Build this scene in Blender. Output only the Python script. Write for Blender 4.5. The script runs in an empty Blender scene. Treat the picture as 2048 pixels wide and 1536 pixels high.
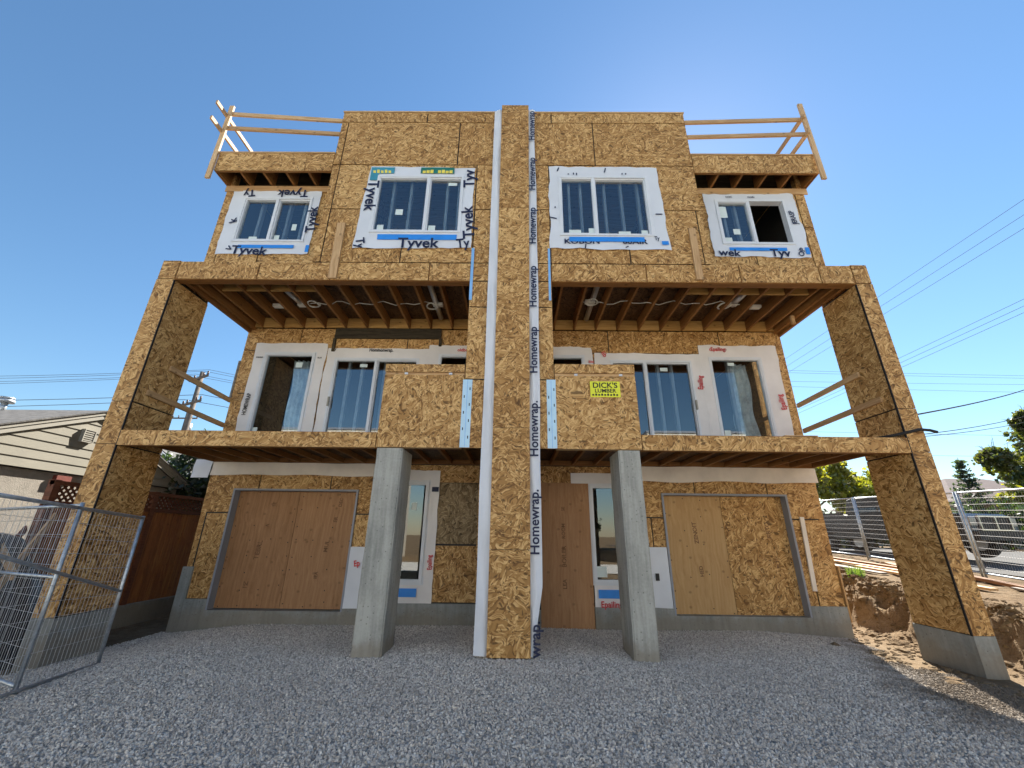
import bpy, bmesh, math, random
import numpy as np
from mathutils import Matrix, Vector, noise as mnoise

random.seed(11)
rng = np.random.default_rng(11)
R = math.radians
SC = bpy.context.scene
COL = SC.collection

# ------------------------------------------------------------------ camera
PITCH, YAW, ROLL = 0.3558934, -0.0088195, -0.0122031
def cam_dir(xr, yr, zf):
    xc = xr*math.cos(ROLL) + yr*math.sin(ROLL); yc = -xr*math.sin(ROLL) + yr*math.cos(ROLL)
    Y = zf*math.cos(PITCH) - yc*math.sin(PITCH); Z = zf*math.sin(PITCH) + yc*math.cos(PITCH)
    return Vector((xc*math.cos(YAW) + Y*math.sin(YAW), -xc*math.sin(YAW) + Y*math.cos(YAW), Z))
cam = bpy.data.cameras.new('camera'); camo = bpy.data.objects.new('camera', cam); COL.objects.link(camo)
rx, ry, rz = cam_dir(1, 0, 0), cam_dir(0, 1, 0), -cam_dir(0, 0, 1)
camo.matrix_world = Matrix(((rx.x, ry.x, rz.x, 0), (rx.y, ry.y, rz.y, 0), (rx.z, ry.z, rz.z, 1.53), (0, 0, 0, 1)))
cam.sensor_width = 36; cam.lens = 36*815.44/2048
cam.clip_start = 0.05; cam.clip_end = 3000
SC.camera = camo

# ------------------------------------------------------------------ sky and sun
SUN_AZ, SUN_EL = R(26.8), R(43)           # azimuth from +Y towards +X
w = bpy.data.worlds.new('World'); SC.world = w; w.use_nodes = True
nt = w.node_tree; nt.nodes.clear()
sky = nt.nodes.new('ShaderNodeTexSky'); sky.sky_type = 'NISHITA'; sky.sun_disc = False
sky.sun_elevation = SUN_EL; sky.sun_rotation = SUN_AZ
sky.air_density = 1.3; sky.dust_density = 0.12; sky.ozone_density = 6.0; sky.altitude = 0
bg = nt.nodes.new('ShaderNodeBackground'); bg.inputs['Strength'].default_value = 0.052
wo = nt.nodes.new('ShaderNodeOutputWorld')
hs = nt.nodes.new('ShaderNodeHueSaturation'); hs.inputs['Saturation'].default_value = 1.05; hs.inputs['Hue'].default_value = 0.495
nt.links.new(sky.outputs[0], hs.inputs['Color']); nt.links.new(hs.outputs[0], bg.inputs[0]); nt.links.new(bg.outputs[0], wo.inputs[0])
sl = bpy.data.lights.new('sun', 'SUN'); sl.energy = 5.0; sl.angle = R(0.55); sl.color = (1.0, 0.94, 0.84)
so = bpy.data.objects.new('sun', sl); COL.objects.link(so)
sd = Vector((math.sin(SUN_AZ)*math.cos(SUN_EL), math.cos(SUN_AZ)*math.cos(SUN_EL), math.sin(SUN_EL)))
so.rotation_euler = sd.to_track_quat('Z', 'Y').to_euler(); so.location = (15, 30, 30)
SC.view_settings.view_transform = 'Standard'; SC.view_settings.look = 'None'
SC.view_settings.exposure = 1.74; SC.view_settings.gamma = 1.0
SC.view_settings.use_curve_mapping = False
SC.cycles.max_bounces = 6; SC.cycles.diffuse_bounces = 4; SC.cycles.glossy_bounces = 3
SC.cycles.transparent_max_bounces = 12
SC.cycles.use_denoising = True

# ------------------------------------------------------------------ material helpers
class NG:
    def __init__(s, name):
        s.m = bpy.data.materials.new(name); s.m.use_nodes = True
        s.t = s.m.node_tree; s.t.nodes.clear()
        s.out = s.t.nodes.new('ShaderNodeOutputMaterial')
    def n(s, typ, **kw):
        nd = s.t.nodes.new('ShaderNode' + typ)
        for k, v in kw.items():
            if k.startswith('i_'):
                key = k[2:]; key = int(key) if key.isdigit() else key.replace('_', ' ')
                s.put(nd.inputs[key], v)
            else: setattr(nd, k, v)
        return nd
    def put(s, sock, v):
        if isinstance(v, bpy.types.NodeSocket): s.t.links.new(v, sock)
        elif isinstance(v, bpy.types.Node): s.t.links.new(v.outputs[0], sock)
        else: sock.default_value = v
    def math(s, op, a, b=0.0, c=0.0, clamp=False):
        nd = s.t.nodes.new('ShaderNodeMath'); nd.operation = op; nd.use_clamp = clamp
        s.put(nd.inputs[0], a); s.put(nd.inputs[1], b); s.put(nd.inputs[2], c); return nd.outputs[0]
    def vm(s, op, a, b=(0, 0, 0)):
        nd = s.t.nodes.new('ShaderNodeVectorMath'); nd.operation = op
        s.put(nd.inputs[0], a); s.put(nd.inputs[1], b); return nd.outputs[0]
    def ramp(s, fac, stops, interp='LINEAR'):
        nd = s.t.nodes.new('ShaderNodeValToRGB'); nd.color_ramp.interpolation = interp
        el = nd.color_ramp.elements
        while len(el) < len(stops): el.new(0.5)
        for e, (p, c) in zip(el, stops):
            e.position = p; e.color = (c[0], c[1], c[2], 1) if len(c) == 3 else c
        s.put(nd.inputs[0], fac); return nd.outputs[0]
    def mix(s, fac, a, b, blend='MIX'):
        nd = s.t.nodes.new('ShaderNodeMix'); nd.data_type = 'RGBA'; nd.blend_type = blend
        s.put(nd.inputs[0], fac)
        for sock, v in ((nd.inputs[6], a), (nd.inputs[7], b)):
            if isinstance(v, tuple): v = (v[0], v[1], v[2], 1)
            s.put(sock, v)
        return nd.outputs[2]
    def mr(s, v, a, b, c=0.0, d=1.0):
        nd = s.t.nodes.new('ShaderNodeMapRange'); nd.interpolation_type = 'SMOOTHSTEP'
        s.put(nd.inputs[0], v)
        for i, x in enumerate((a, b, c, d)): nd.inputs[i+1].default_value = x
        return nd.outputs[0]
    def noise(s, vec, scale, detail=3, rough=0.55, out=0):
        nd = s.n('TexNoise'); s.put(nd.inputs['Vector'], vec); nd.inputs['Scale'].default_value = scale
        nd.inputs['Detail'].default_value = detail; nd.inputs['Roughness'].default_value = rough
        return nd.outputs[out]
    def bsdf(s, color, rough=0.7, metal=0.0, spec=0.3, bump=None, bstr=0.4, bdist=0.01, **kw):
        b = s.n('BsdfPrincipled')
        if isinstance(color, tuple): color = (color[0], color[1], color[2], 1)
        s.put(b.inputs['Base Color'], color); s.put(b.inputs['Roughness'], rough)
        s.put(b.inputs['Metallic'], metal); b.inputs['Specular IOR Level'].default_value = spec
        if bump is not None:
            bn = s.n('Bump', i_Strength=bstr, i_Distance=bdist, i_Height=bump); s.t.links.new(bn.outputs[0], b.inputs['Normal'])
        for k, v in kw.items(): s.put(b.inputs[k], v)
        s.t.links.new(b.outputs[0], s.out.inputs[0]); return b

MAT = {}
def uvrand(g):
    uv = g.n('UVMap').outputs[0]
    oi = g.n('ObjectInfo').outputs['Random']
    return uv, oi

def make_osb(name, dark, mid, light, spec_amt=1.0):
    g = NG(name); uv, oi = uvrand(g)
    wn = g.noise(uv, 2.6, 2, 0.5, out=1)
    wv = g.vm('MULTIPLY', g.vm('SUBTRACT', wn, (0.5, 0.5, 0.5)), (0.34, 0.34, 0.0))
    p = g.vm('ADD', uv, wv)
    tone = None; edge = None
    lay = [(12, 0.20, 0.047, 0.0), (103, 0.18, 0.041, 0.45), (58, 0.16, 0.034, 0.55), (151, 0.17, 0.036, 0.6), (84, 0.13, 0.028, 0.70)]
    for i, (ang, ln, wd, thr) in enumerate(lay):
        rot = g.n('VectorRotate', rotation_type='Z_AXIS'); g.put(rot.inputs['Vector'], p); rot.inputs['Angle'].default_value = R(ang)
        q = g.vm('ADD', g.vm('MULTIPLY', rot.outputs[0], (1/ln, 1/wd, 1)), (i*7.3, i*3.1, 0))
        v = g.n('TexVoronoi', voronoi_dimensions='2D', feature='F1'); g.put(v.inputs['Vector'], q); v.inputs['Scale'].default_value = 1.0
        sep = g.n('SeparateColor'); g.put(sep.inputs[0], v.outputs['Color'])
        rim = g.mr(v.outputs['Distance'], 0.44, 0.74, 0.0, 1.0)
        lip = g.math('MULTIPLY', g.mr(v.outputs['Distance'], 0.20, 0.40, 0.0, 1.0), g.math('SUBTRACT', 1.0, rim))
        t = g.math('ADD', g.math('MULTIPLY', sep.outputs[1], 0.32), 0.36)
        t = g.math('SUBTRACT', t, g.math('MULTIPLY', g.math('MULTIPLY', rim, g.math('GREATER_THAN', sep.outputs[2], 0.50)), 0.44))  # relief shade painted into the tone along some flake edges
        t = g.math('ADD', t, g.math('MULTIPLY', g.math('MULTIPLY', lip, g.math('LESS_THAN', sep.outputs[2], 0.40)), 0.42))  # painted light lip inside the edge of other flakes
        rim = g.math('SUBTRACT', 1.0, rim)
        if tone is None: tone, edge = t, rim
        else:
            m = g.math('GREATER_THAN', sep.outputs[0], thr)
            def lerp(a, b):
                nd = g.n('Mix', data_type='FLOAT'); g.put(nd.inputs[0], m); g.put(nd.inputs[2], a); g.put(nd.inputs[3], b); return nd.outputs[0]
            tone = lerp(tone, t); edge = lerp(edge, g.math('ADD', rim, 0.12*i))
    # short dark curls: bark, knots and gaps between strands
    spk = 0.0
    for ang, sc, lim in ((25, (13, 35, 1), 0.15), (118, (12, 32, 1), 0.13), (70, (9, 16, 1), 0.07)):
        rot = g.n('VectorRotate', rotation_type='Z_AXIS'); g.put(rot.inputs['Vector'], p); rot.inputs['Angle'].default_value = R(ang)
        v = g.n('TexVoronoi', voronoi_dimensions='2D'); g.put(v.inputs['Vector'], g.vm('MULTIPLY', rot.outputs[0], sc)); v.inputs['Scale'].default_value = 1.0
        sep = g.n('SeparateColor'); g.put(sep.inputs[0], v.outputs['Color'])
        spk = g.math('MAXIMUM', spk, g.math('MULTIPLY', g.math('LESS_THAN', sep.outputs[0], lim), g.mr(v.outputs['Distance'], 0.16, 0.36, 1, 0)))
    # pale curls
    rot = g.n('VectorRotate', rotation_type='Z_AXIS'); g.put(rot.inputs['Vector'], p); rot.inputs['Angle'].default_value = R(140)
    v = g.n('TexVoronoi', voronoi_dimensions='2D'); g.put(v.inputs['Vector'], g.vm('MULTIPLY', rot.outputs[0], (7, 26, 1))); v.inputs['Scale'].default_value = 1.0
    sep = g.n('SeparateColor'); g.put(sep.inputs[0], v.outputs['Color'])
    pal = g.math('MULTIPLY', g.math('LESS_THAN', sep.outputs[0], 0.22), g.mr(v.outputs['Distance'], 0.2, 0.45, 1, 0))
    tone = g.math('ADD', tone, g.math('MULTIPLY', pal, 0.36))
    fine = g.noise(g.vm('MULTIPLY', p, (1.0, 5.0, 1.0)), 26, 3, 0.6)
    tone = g.math('ADD', tone, g.math('MULTIPLY', g.math('SUBTRACT', fine, 0.5), 0.25))
    big = g.noise(uv, 0.9, 2, 0.5)
    tone = g.math('ADD', tone, g.math('MULTIPLY', g.math('SUBTRACT', big, 0.5), 0.22))
    tone = g.math('ADD', tone, g.math('MULTIPLY', g.math('SUBTRACT', oi, 0.5), 0.17))
    c = g.ramp(tone, [(0.10, dark), (0.50, mid), (0.95, light)])
    c = g.mix(g.math('MULTIPLY', spk, 0.8*spec_amt), c, tuple(x*0.45 for x in dark))
    g.bsdf(c, 0.62, spec=0.35, bump=edge, bstr=0.5, bdist=0.006)
    MAT[name] = g.m
make_osb('osb', (0.175, 0.081, 0.019), (0.385, 0.207, 0.064), (0.65, 0.42, 0.175))
make_osb('osb_shaded', (0.035, 0.014, 0.005), (0.085, 0.038, 0.012), (0.15, 0.075, 0.028))  # plain OSB darkened: balcony soffit shade put into the colour
make_osb('osb_dull', (0.075, 0.048, 0.020), (0.20, 0.135, 0.062), (0.36, 0.27, 0.15), 0.6)  # greyer, duller OSB tone for the upper board patch

def make_wood(name, a, b, c, along='u', knots=0.5, rough=0.65):
    g = NG(name); uv, oi = uvrand(g)
    off = g.n('CombineXYZ'); g.put(off.inputs[0], g.math('MULTIPLY', oi, 37.0)); g.put(off.inputs[1], g.math('MULTIPLY', oi, 91.0))
    p = g.vm('ADD', uv, off.outputs[0])
    st = (1.2, 16, 1) if along == 'u' else (16, 1.2, 1)
    wn = g.noise(p, 1.6, 2, 0.5)
    q = g.vm('MULTIPLY', p, st)
    comb = g.n('CombineXYZ'); g.put(comb.inputs[0], g.math('MULTIPLY', wn, 2.0)); g.put(comb.inputs[1], g.math('MULTIPLY', wn, 2.0))
    q = g.vm('ADD', q, comb.outputs[0])
    gr = g.noise(q, 1.4, 5, 0.62)
    fine = g.noise(g.vm('MULTIPLY', q, (2.2, 4.0, 1)), 5.0, 3, 0.6)
    t = g.math('ADD', g.math('MULTIPLY', gr, 0.75), g.math('MULTIPLY', fine, 0.25))
    t = g.math('ADD', t, g.math('MULTIPLY', g.math('SUBTRACT', oi, 0.5), 0.2))
    c_ = g.ramp(t, [(0.28, a), (0.5, b), (0.72, c)])
    v = g.n('TexVoronoi', voronoi_dimensions='2D'); g.put(v.inputs['Vector'], g.vm('MULTIPLY', p, (2.3, 2.9, 1))); v.inputs['Scale'].default_value = 1.0
    k = g.mr(v.outputs['Distance'], 0.03, 0.09, 1, 0)
    c_ = g.mix(g.math('MULTIPLY', k, knots), c_, tuple(x*0.25 for x in a))
    g.bsdf(c_, rough, spec=0.3, bump=t, bstr=0.25, bdist=0.004); MAT[name] = g.m
make_wood('lumber', (0.33, 0.19, 0.085), (0.50, 0.32, 0.16), (0.66, 0.47, 0.27))
make_wood('lumber_warm', (0.30, 0.155, 0.042), (0.44, 0.25, 0.075), (0.56, 0.34, 0.12))
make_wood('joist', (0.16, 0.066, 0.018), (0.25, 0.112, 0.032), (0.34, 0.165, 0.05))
make_wood('ply_red', (0.25, 0.125, 0.054), (0.36, 0.195, 0.092), (0.44, 0.255, 0.13), 'v', 0.35)
make_wood('ply_tan', (0.29, 0.155, 0.056), (0.41, 0.24, 0.096), (0.50, 0.32, 0.145), 'v', 0.4)
make_wood('cedar', (0.13, 0.042, 0.014), (0.26, 0.095, 0.028), (0.40, 0.17, 0.05), 'v', 0.3)
make_wood('cedar_dark', (0.06, 0.018, 0.010), (0.13, 0.045, 0.022), (0.2, 0.075, 0.035), 'u', 0.3)
make_wood('weathered', (0.11, 0.095, 0.08), (0.2, 0.175, 0.15), (0.3, 0.265, 0.225), 'v', 0.4)
make_wood('board_dark', (0.022, 0.017, 0.010), (0.060, 0.047, 0.028), (0.12, 0.095, 0.055), 'u', 0.4)

def make_concrete(name, a, b, streak=0.5):
    g = NG(name); uv, oi = uvrand(g)
    n1 = g.noise(uv, 1.6, 5, 0.6); n2 = g.noise(g.vm('MULTIPLY', uv, (9, 0.7, 1)), 1.5, 4, 0.6); n3 = g.noise(uv, 30, 3, 0.6)
    t = g.math('ADD', g.math('ADD', g.math('MULTIPLY', n1, 0.5), g.math('MULTIPLY', n2, streak)), g.math('MULTIPLY', n3, 0.25))
    c = g.ramp(g.math('MULTIPLY', t, 0.9), [(0.35, a), (0.75, b)])
    v = g.n('TexVoronoi', voronoi_dimensions='2D'); g.put(v.inputs['Vector'], uv); v.inputs['Scale'].default_value = 14
    sep = g.n('SeparateColor'); g.put(sep.inputs[0], v.outputs['Color'])
    hole = g.math('MULTIPLY', g.math('LESS_THAN', sep.outputs[0], 0.18), g.mr(v.outputs['Distance'], 0.05, 0.16, 1, 0))
    c = g.mix(g.math('MULTIPLY', hole, 0.6), c, tuple(x*0.35 for x in a))
    oz = g.n('SeparateXYZ'); ob_ = g.n('TexCoord').outputs['Object']; g.put(oz.inputs[0], ob_)
    spl = g.mr(g.math('SUBTRACT', oz.outputs[2], g.math('MULTIPLY', g.noise(ob_, 5, 4, 0.65), 0.55)), -0.18, 0.06, 1, 0)
    c = g.mix(g.math('MULTIPLY', spl, 0.55), c, (0.20, 0.165, 0.12))
    g.bsdf(c, 0.85, spec=0.2, bump=g.math('SUBTRACT', n3, hole), bstr=0.35, bdist=0.006); MAT[name] = g.m
make_concrete('concrete', (0.16, 0.165, 0.15), (0.40, 0.40, 0.365), 0.7)
make_concrete('concrete_base', (0.15, 0.16, 0.152), (0.34, 0.35, 0.33))

def simple(name, col, rough=0.6, metal=0.0, spec=0.4, var=0.12, vscale=3.0, bump=0.0, bscale=40, **kw):
    g = NG(name); tc = g.n('TexCoord').outputs['Object']
    n = g.noise(tc, vscale, 4, 0.6)
    lo = tuple(max(0, x*(1-var)) for x in col); hi = tuple(min(1, x*(1+var)) for x in col)
    c = g.ramp(n, [(0.3, lo), (0.7, hi)])
    h = g.noise(tc, bscale, 3, 0.6) if bump else None
    g.bsdf(c, rough, metal, spec, bump=h, bstr=bump, bdist=0.01, **kw); MAT[name] = g.m
simple('vinyl', (0.64, 0.67, 0.71), 0.35, var=0.04)
simple('wrap', (0.62, 0.65, 0.70), 0.55, var=0.06, vscale=1.5, bump=0.25, bscale=5)
simple('wrap_cream', (0.74, 0.67, 0.58), 0.6, var=0.12, vscale=2.0, bump=0.25, bscale=5)
simple('wrap_warm', (0.70, 0.68, 0.67), 0.6, var=0.07, vscale=2.0, bump=0.25, bscale=5)
simple('ink', (0.012, 0.018, 0.055), 0.6, var=0.1)
simple('ink_black', (0.012, 0.012, 0.014), 0.6, var=0.1)
simple('ink_red', (0.55, 0.045, 0.05), 0.6, var=0.2)
simple('ink_stencil', (0.17, 0.088, 0.042), 0.8, var=0.5, vscale=14)
simple('ink_yellow', (0.75, 0.62, 0.10), 0.6)
simple('tape_blue', (0.03, 0.24, 0.72), 0.45, var=0.1)
simple('tape_pale', (0.22, 0.45, 0.78), 0.45, var=0.1)
simple('foil_blue', (0.45, 0.66, 0.82), 0.35, var=0.08, vscale=6)
simple('patch_green', (0.02, 0.16, 0.13), 0.5)
simple('patch_teal', (0.05, 0.26, 0.36), 0.5)
simple('sign_yellow', (0.72, 0.74, 0.04), 0.45, var=0.05)
simple('sticker', (0.60, 0.68, 0.66), 0.5, var=0.08)
simple('trim_grey', (0.25, 0.27, 0.31), 0.5, var=0.07, bump=0.05)
simple('galv', (0.42, 0.46, 0.50), 0.45, 0.75, var=0.25, vscale=14)
simple('galv_wire', (0.42, 0.43, 0.44), 0.6, 0.2, var=0.2, vscale=10)
simple('duct', (0.62, 0.63, 0.64), 0.35, 0.8, var=0.15)
simple('cable_white', (0.68, 0.66, 0.6), 0.5)
simple('rubber', (0.012, 0.012, 0.013), 0.7, var=0.3)
simple('black_mem', (0.012, 0.011, 0.012), 0.6)
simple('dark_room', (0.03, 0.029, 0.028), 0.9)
simple('stud', (0.22, 0.23, 0.24), 0.8, var=0.1)
simple('plastic_sheet', (0.5, 0.52, 0.52), 0.25, var=0.3, vscale=5)
simple('stucco', (0.27, 0.245, 0.21), 0.95, var=0.14, vscale=8, bump=0.9, bscale=60)
simple('siding', (0.215, 0.20, 0.16), 0.7, var=0.06, vscale=2.5, bump=0.15, bscale=25)
simple('siding_trim', (0.29, 0.275, 0.235), 0.6, var=0.05)
simple('shingle', (0.12, 0.115, 0.11), 0.95, var=0.4, vscale=9, bump=0.8, bscale=22)
simple('shingle_pink', (0.095, 0.068, 0.066), 0.95, var=0.25, vscale=4, bump=0.6)
simple('white_paint', (0.78, 0.79, 0.80), 0.6, var=0.04)
simple('siding_cream', (0.74, 0.68, 0.56), 0.7, var=0.05)
simple('pole_wood', (0.15, 0.125, 0.105), 0.9, var=0.25, vscale=4)
simple('ceramic', (0.10, 0.06, 0.05), 0.3)
simple('wire', (0.13, 0.135, 0.145), 1.0, spec=0.0)
simple('service_wire', (0.10, 0.10, 0.10), 1.0, spec=0.0)
simple('car_paint', (0.010, 0.011, 0.014), 0.35, 0.0, 0.4, var=0.1, **{'Coat Weight': 0.25})
simple('chrome', (0.45, 0.46, 0.48), 0.15, 1.0)
simple('black_trim', (0.010, 0.010, 0.011), 0.5)
simple('lamp_glass', (0.25, 0.26, 0.27), 0.1, 0.3)
simple('alloy', (0.40, 0.41, 0.43), 0.35, 0.8)
simple('red_brown', (0.16, 0.035, 0.022), 0.7, var=0.3, vscale=6)
simple('bark', (0.10, 0.075, 0.055), 0.95, var=0.35, vscale=7, bump=0.8, bscale=18)
simple('debris', (0.17, 0.155, 0.14), 0.9, var=0.5, vscale=6, bump=0.6)
simple('tarp_black', (0.013, 0.013, 0.015), 0.35, var=0.3, bump=0.5, bscale=6)

def leaf_mat(name, a, b):
    g = NG(name); oi = g.n('Attribute', attribute_name='tint').outputs['Fac']
    c = g.ramp(oi, [(0.0, a), (1.0, b)])
    d = g.n('BsdfDiffuse'); g.put(d.inputs[0], c)
    t = g.n('BsdfTranslucent'); g.put(t.inputs[0], g.mix(1.0, c, (1.0, 1.0, 0.45), 'MULTIPLY'))
    gl = g.n('BsdfGlossy'); gl.inputs['Roughness'].default_value = 0.45; gl.inputs[0].default_value = (1, 1, 1, 1)
    m1 = g.n('MixShader'); m1.inputs[0].default_value = 0.65; g.put(m1.inputs[1], d.outputs[0]); g.put(m1.inputs[2], t.outputs[0])
    m2 = g.n('MixShader'); m2.inputs[0].default_value = 0.06; g.put(m2.inputs[1], m1.outputs[0]); g.put(m2.inputs[2], gl.outputs[0])
    g.t.links.new(m2.outputs[0], g.out.inputs[0]); MAT[name] = g.m
leaf_mat('leaf_yellow', (0.13, 0.16, 0.015), (0.40, 0.38, 0.05))
leaf_mat('leaf_mid', (0.05, 0.08, 0.02), (0.19, 0.20, 0.045))
leaf_mat('leaf_dark', (0.012, 0.028, 0.010), (0.045, 0.075, 0.025))
leaf_mat('leaf_spruce', (0.035, 0.065, 0.045), (0.10, 0.14, 0.09))
leaf_mat('leaf_grass', (0.07, 0.13, 0.02), (0.18, 0.28, 0.05))
simple('straw', (0.15, 0.105, 0.055), 0.9, var=0.6, vscale=12)

def make_glass():
    g = NG('glass')
    fr = g.n('Fresnel', i_IOR=1.52)
    tr = g.n('BsdfTransparent'); tr.inputs[0].default_value = (0.88, 0.94, 0.965, 1)
    gl = g.n('BsdfGlossy'); gl.inputs['Roughness'].default_value = 0.015; gl.inputs[0].default_value = (0.95, 0.98, 1, 1)
    ms = g.n('MixShader'); bf = g.n('NewGeometry').outputs['Backfacing']; front = g.math('SUBTRACT', 1.0, bf)
    g.put(ms.inputs[0], g.math('MULTIPLY', front, g.math('ADD', g.math('MULTIPLY', fr.outputs[0], 2.0), 0.10))); g.put(ms.inputs[1], tr.outputs[0]); g.put(ms.inputs[2], gl.outputs[0])
    g.t.links.new(ms.outputs[0], g.out.inputs[0]); MAT['glass'] = g.m
make_glass()
def make_car_glass():
    g = NG('car_glass'); g.bsdf((0.012, 0.015, 0.018), 0.04, spec=0.8); MAT['car_glass'] = g.m
make_car_glass()

def make_ground():
    g = NG('dirt'); tc = g.n('TexCoord').outputs['Object']
    n1 = g.noise(tc, 0.6, 5, 0.6); n2 = g.noise(tc, 6, 5, 0.65); n3 = g.noise(tc, 45, 3, 0.6)
    t = g.math('ADD', g.math('MULTIPLY', n1, 0.4), g.math('ADD', g.math('MULTIPLY', n2, 0.4), g.math('MULTIPLY', n3, 0.3)))
    c = g.ramp(t, [(0.36, (0.075, 0.048, 0.026)), (0.55, (0.17, 0.118, 0.068)), (0.74, (0.27, 0.21, 0.14))])
    h = g.math('ADD', g.math('MULTIPLY', n2, 0.8), g.math('MULTIPLY', n3, 0.35))
    g.bsdf(c, 0.97, spec=0.1, bump=h, bstr=0.9, bdist=0.06); MAT['dirt'] = g.m
    g = NG('gravel_bed'); tc = g.n('TexCoord').outputs['Object']
    v = g.n('TexVoronoi'); g.put(v.inputs['Vector'], tc); v.inputs['Scale'].default_value = 42
    sep = g.n('SeparateColor'); g.put(sep.inputs[0], v.outputs['Color'])
    c = g.ramp(sep.outputs[0], [(0.0, (0.24, 0.22, 0.19)), (0.6, (0.42, 0.385, 0.34)), (1.0, (0.55, 0.505, 0.45))])
    pos = tc
    sxyz = g.n('SeparateXYZ'); g.put(sxyz.inputs[0], pos)
    dd = g.math('SUBTRACT', sxyz.outputs[0], g.math('ADD', g.math('MULTIPLY', sxyz.outputs[1], 0.52), 1.62))
    mud = g.mr(g.math('ADD', dd, g.math('MULTIPLY', g.math('SUBTRACT', g.noise(pos, 1.8, 4, 0.6), 0.5), 1.6)), -0.45, 0.35)
    mud = g.math('MULTIPLY', mud, g.mr(sxyz.outputs[1], 3.7, 5.0))
    c = g.mix(g.math('MULTIPLY', mud, 0.9), c, (0.13, 0.098, 0.066))
    g.bsdf(c, 0.9, spec=0.2, bump=g.math('SUBTRACT', 1.0, v.outputs['Distance']), bstr=0.9, bdist=0.02); MAT['gravel_bed'] = g.m
    g = NG('stone'); oi = g.n('ObjectInfo').outputs['Random']; tc = g.n('TexCoord').outputs['Object']
    n = g.noise(tc, 2.5, 4, 0.6)
    c = g.ramp(oi, [(0.0, (0.26, 0.235, 0.205)), (0.35, (0.53, 0.475, 0.41)), (0.75, (0.70, 0.63, 0.55)), (0.93, (0.80, 0.74, 0.65)), (1.0, (0.88, 0.83, 0.76))])
    c = g.mix(g.mr(n, 0.35, 0.7, 0, 0.45), c, (0.28, 0.27, 0.26))
    pos = g.n('NewGeometry').outputs['Position']
    c = g.mix(g.mr(g.noise(pos, 0.55, 4, 0.6), 0.42, 0.68, 0.0, 0.4), c, (0.42, 0.375, 0.33))
    sxyz = g.n('SeparateXYZ'); g.put(sxyz.inputs[0], pos)
    dd = g.math('SUBTRACT', sxyz.outputs[0], g.math('ADD', g.math('MULTIPLY', sxyz.outputs[1], 0.52), 1.62))
    mud = g.mr(g.math('ADD', dd, g.math('MULTIPLY', g.math('SUBTRACT', g.noise(pos, 1.8, 4, 0.6), 0.5), 1.6)), -0.45, 0.35)
    mud = g.math('MULTIPLY', mud, g.mr(sxyz.outputs[1], 3.7, 5.0))
    c = g.mix(g.math('MULTIPLY', mud, 0.9), c, (0.13, 0.098, 0.066))
    g.bsdf(c, 0.85, spec=0.2); MAT['stone'] = g.m
    g = NG('asphalt'); tc = g.n('TexCoord').outputs['Object']
    n = g.noise(tc, 60, 3, 0.6); n1 = g.noise(tc, 0.8, 4, 0.6)
    c = g.ramp(g.math('ADD', g.math('MULTIPLY', n, 0.5), g.math('MULTIPLY', n1, 0.5)), [(0.35, (0.045, 0.044, 0.042)), (0.65, (0.09, 0.087, 0.083))])
    g.bsdf(c, 0.9, bump=n, bstr=0.3, bdist=0.005); MAT['asphalt'] = g.m
make_ground()

# ------------------------------------------------------------------ object helpers
def tag(o, label=None, cat=None, group=None, kind=None):
    if label: o['label'] = label
    if cat: o['category'] = cat
    if group: o['group'] = group
    if kind: o['kind'] = kind
    return o
def thing(name, loc, label, cat, group=None):
    o = bpy.data.objects.new(name, None); COL.objects.link(o); o.location = loc
    o.empty_display_size = 0.2
    return tag(o, label, cat, group)
def attach(o, parent):
    if parent is not None:
        o.parent = parent
        if parent.type == 'EMPTY': o.matrix_parent_inverse = Matrix.Translation(-Vector(parent.location))
def mesh_obj(name, verts, faces, mat, parent=None, uv=True, smooth=False, uvrot=False, kind=None, label=None):
    me = bpy.data.meshes.new(name); me.from_pydata(verts, [], faces); me.update()
    if uv: box_uv(me, uvrot)
    if mat: me.materials.append(MAT[mat])
    if smooth: me.polygons.foreach_set('use_smooth', [True]*len(me.polygons))
    o = bpy.data.objects.new(name, me); COL.objects.link(o); attach(o, parent)
    if kind: o['kind'] = kind
    if label: o['label'] = label
    return o
def box_uv(me, rot=False):
    ul = me.uv_layers.new(name='UVMap'); ox, oy = random.uniform(0, 40), random.uniform(0, 40)
    V = me.vertices; data = ul.data
    for p in me.polygons:
        n = p.normal; ax = max(range(3), key=lambda i: abs(n[i]))
        for li in p.loop_indices:
            c = V[me.loops[li].vertex_index].co
            u, v = ((c.y, c.z), (c.x, c.z), (c.x, c.y))[ax]
            if rot: u, v = v, u
            data[li].uv = (u + ox, v + oy)
BF = [(0, 3, 2, 1), (4, 5, 6, 7), (0, 1, 5, 4), (1, 2, 6, 5), (2, 3, 7, 6), (3, 0, 4, 7)]
def boxes(name, lst, mat, parent=None, uvrot=False, **kw):
    vs, fs = [], []
    for (x0, x1, y0, y1, z0, z1) in lst:
        k = len(vs)
        vs += [(x0, y0, z0), (x1, y0, z0), (x1, y1, z0), (x0, y1, z0), (x0, y0, z1), (x1, y0, z1), (x1, y1, z1), (x0, y1, z1)]
        fs += [tuple(i + k for i in f) for f in BF]
    return mesh_obj(name, vs, fs, mat, parent, uvrot=uvrot, **kw)
def box(name, x0, x1, y0, y1, z0, z1, mat, parent=None, uvrot=False, **kw):
    return boxes(name, [(x0, x1, y0, y1, z0, z1)], mat, parent, uvrot, **kw)
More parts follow.
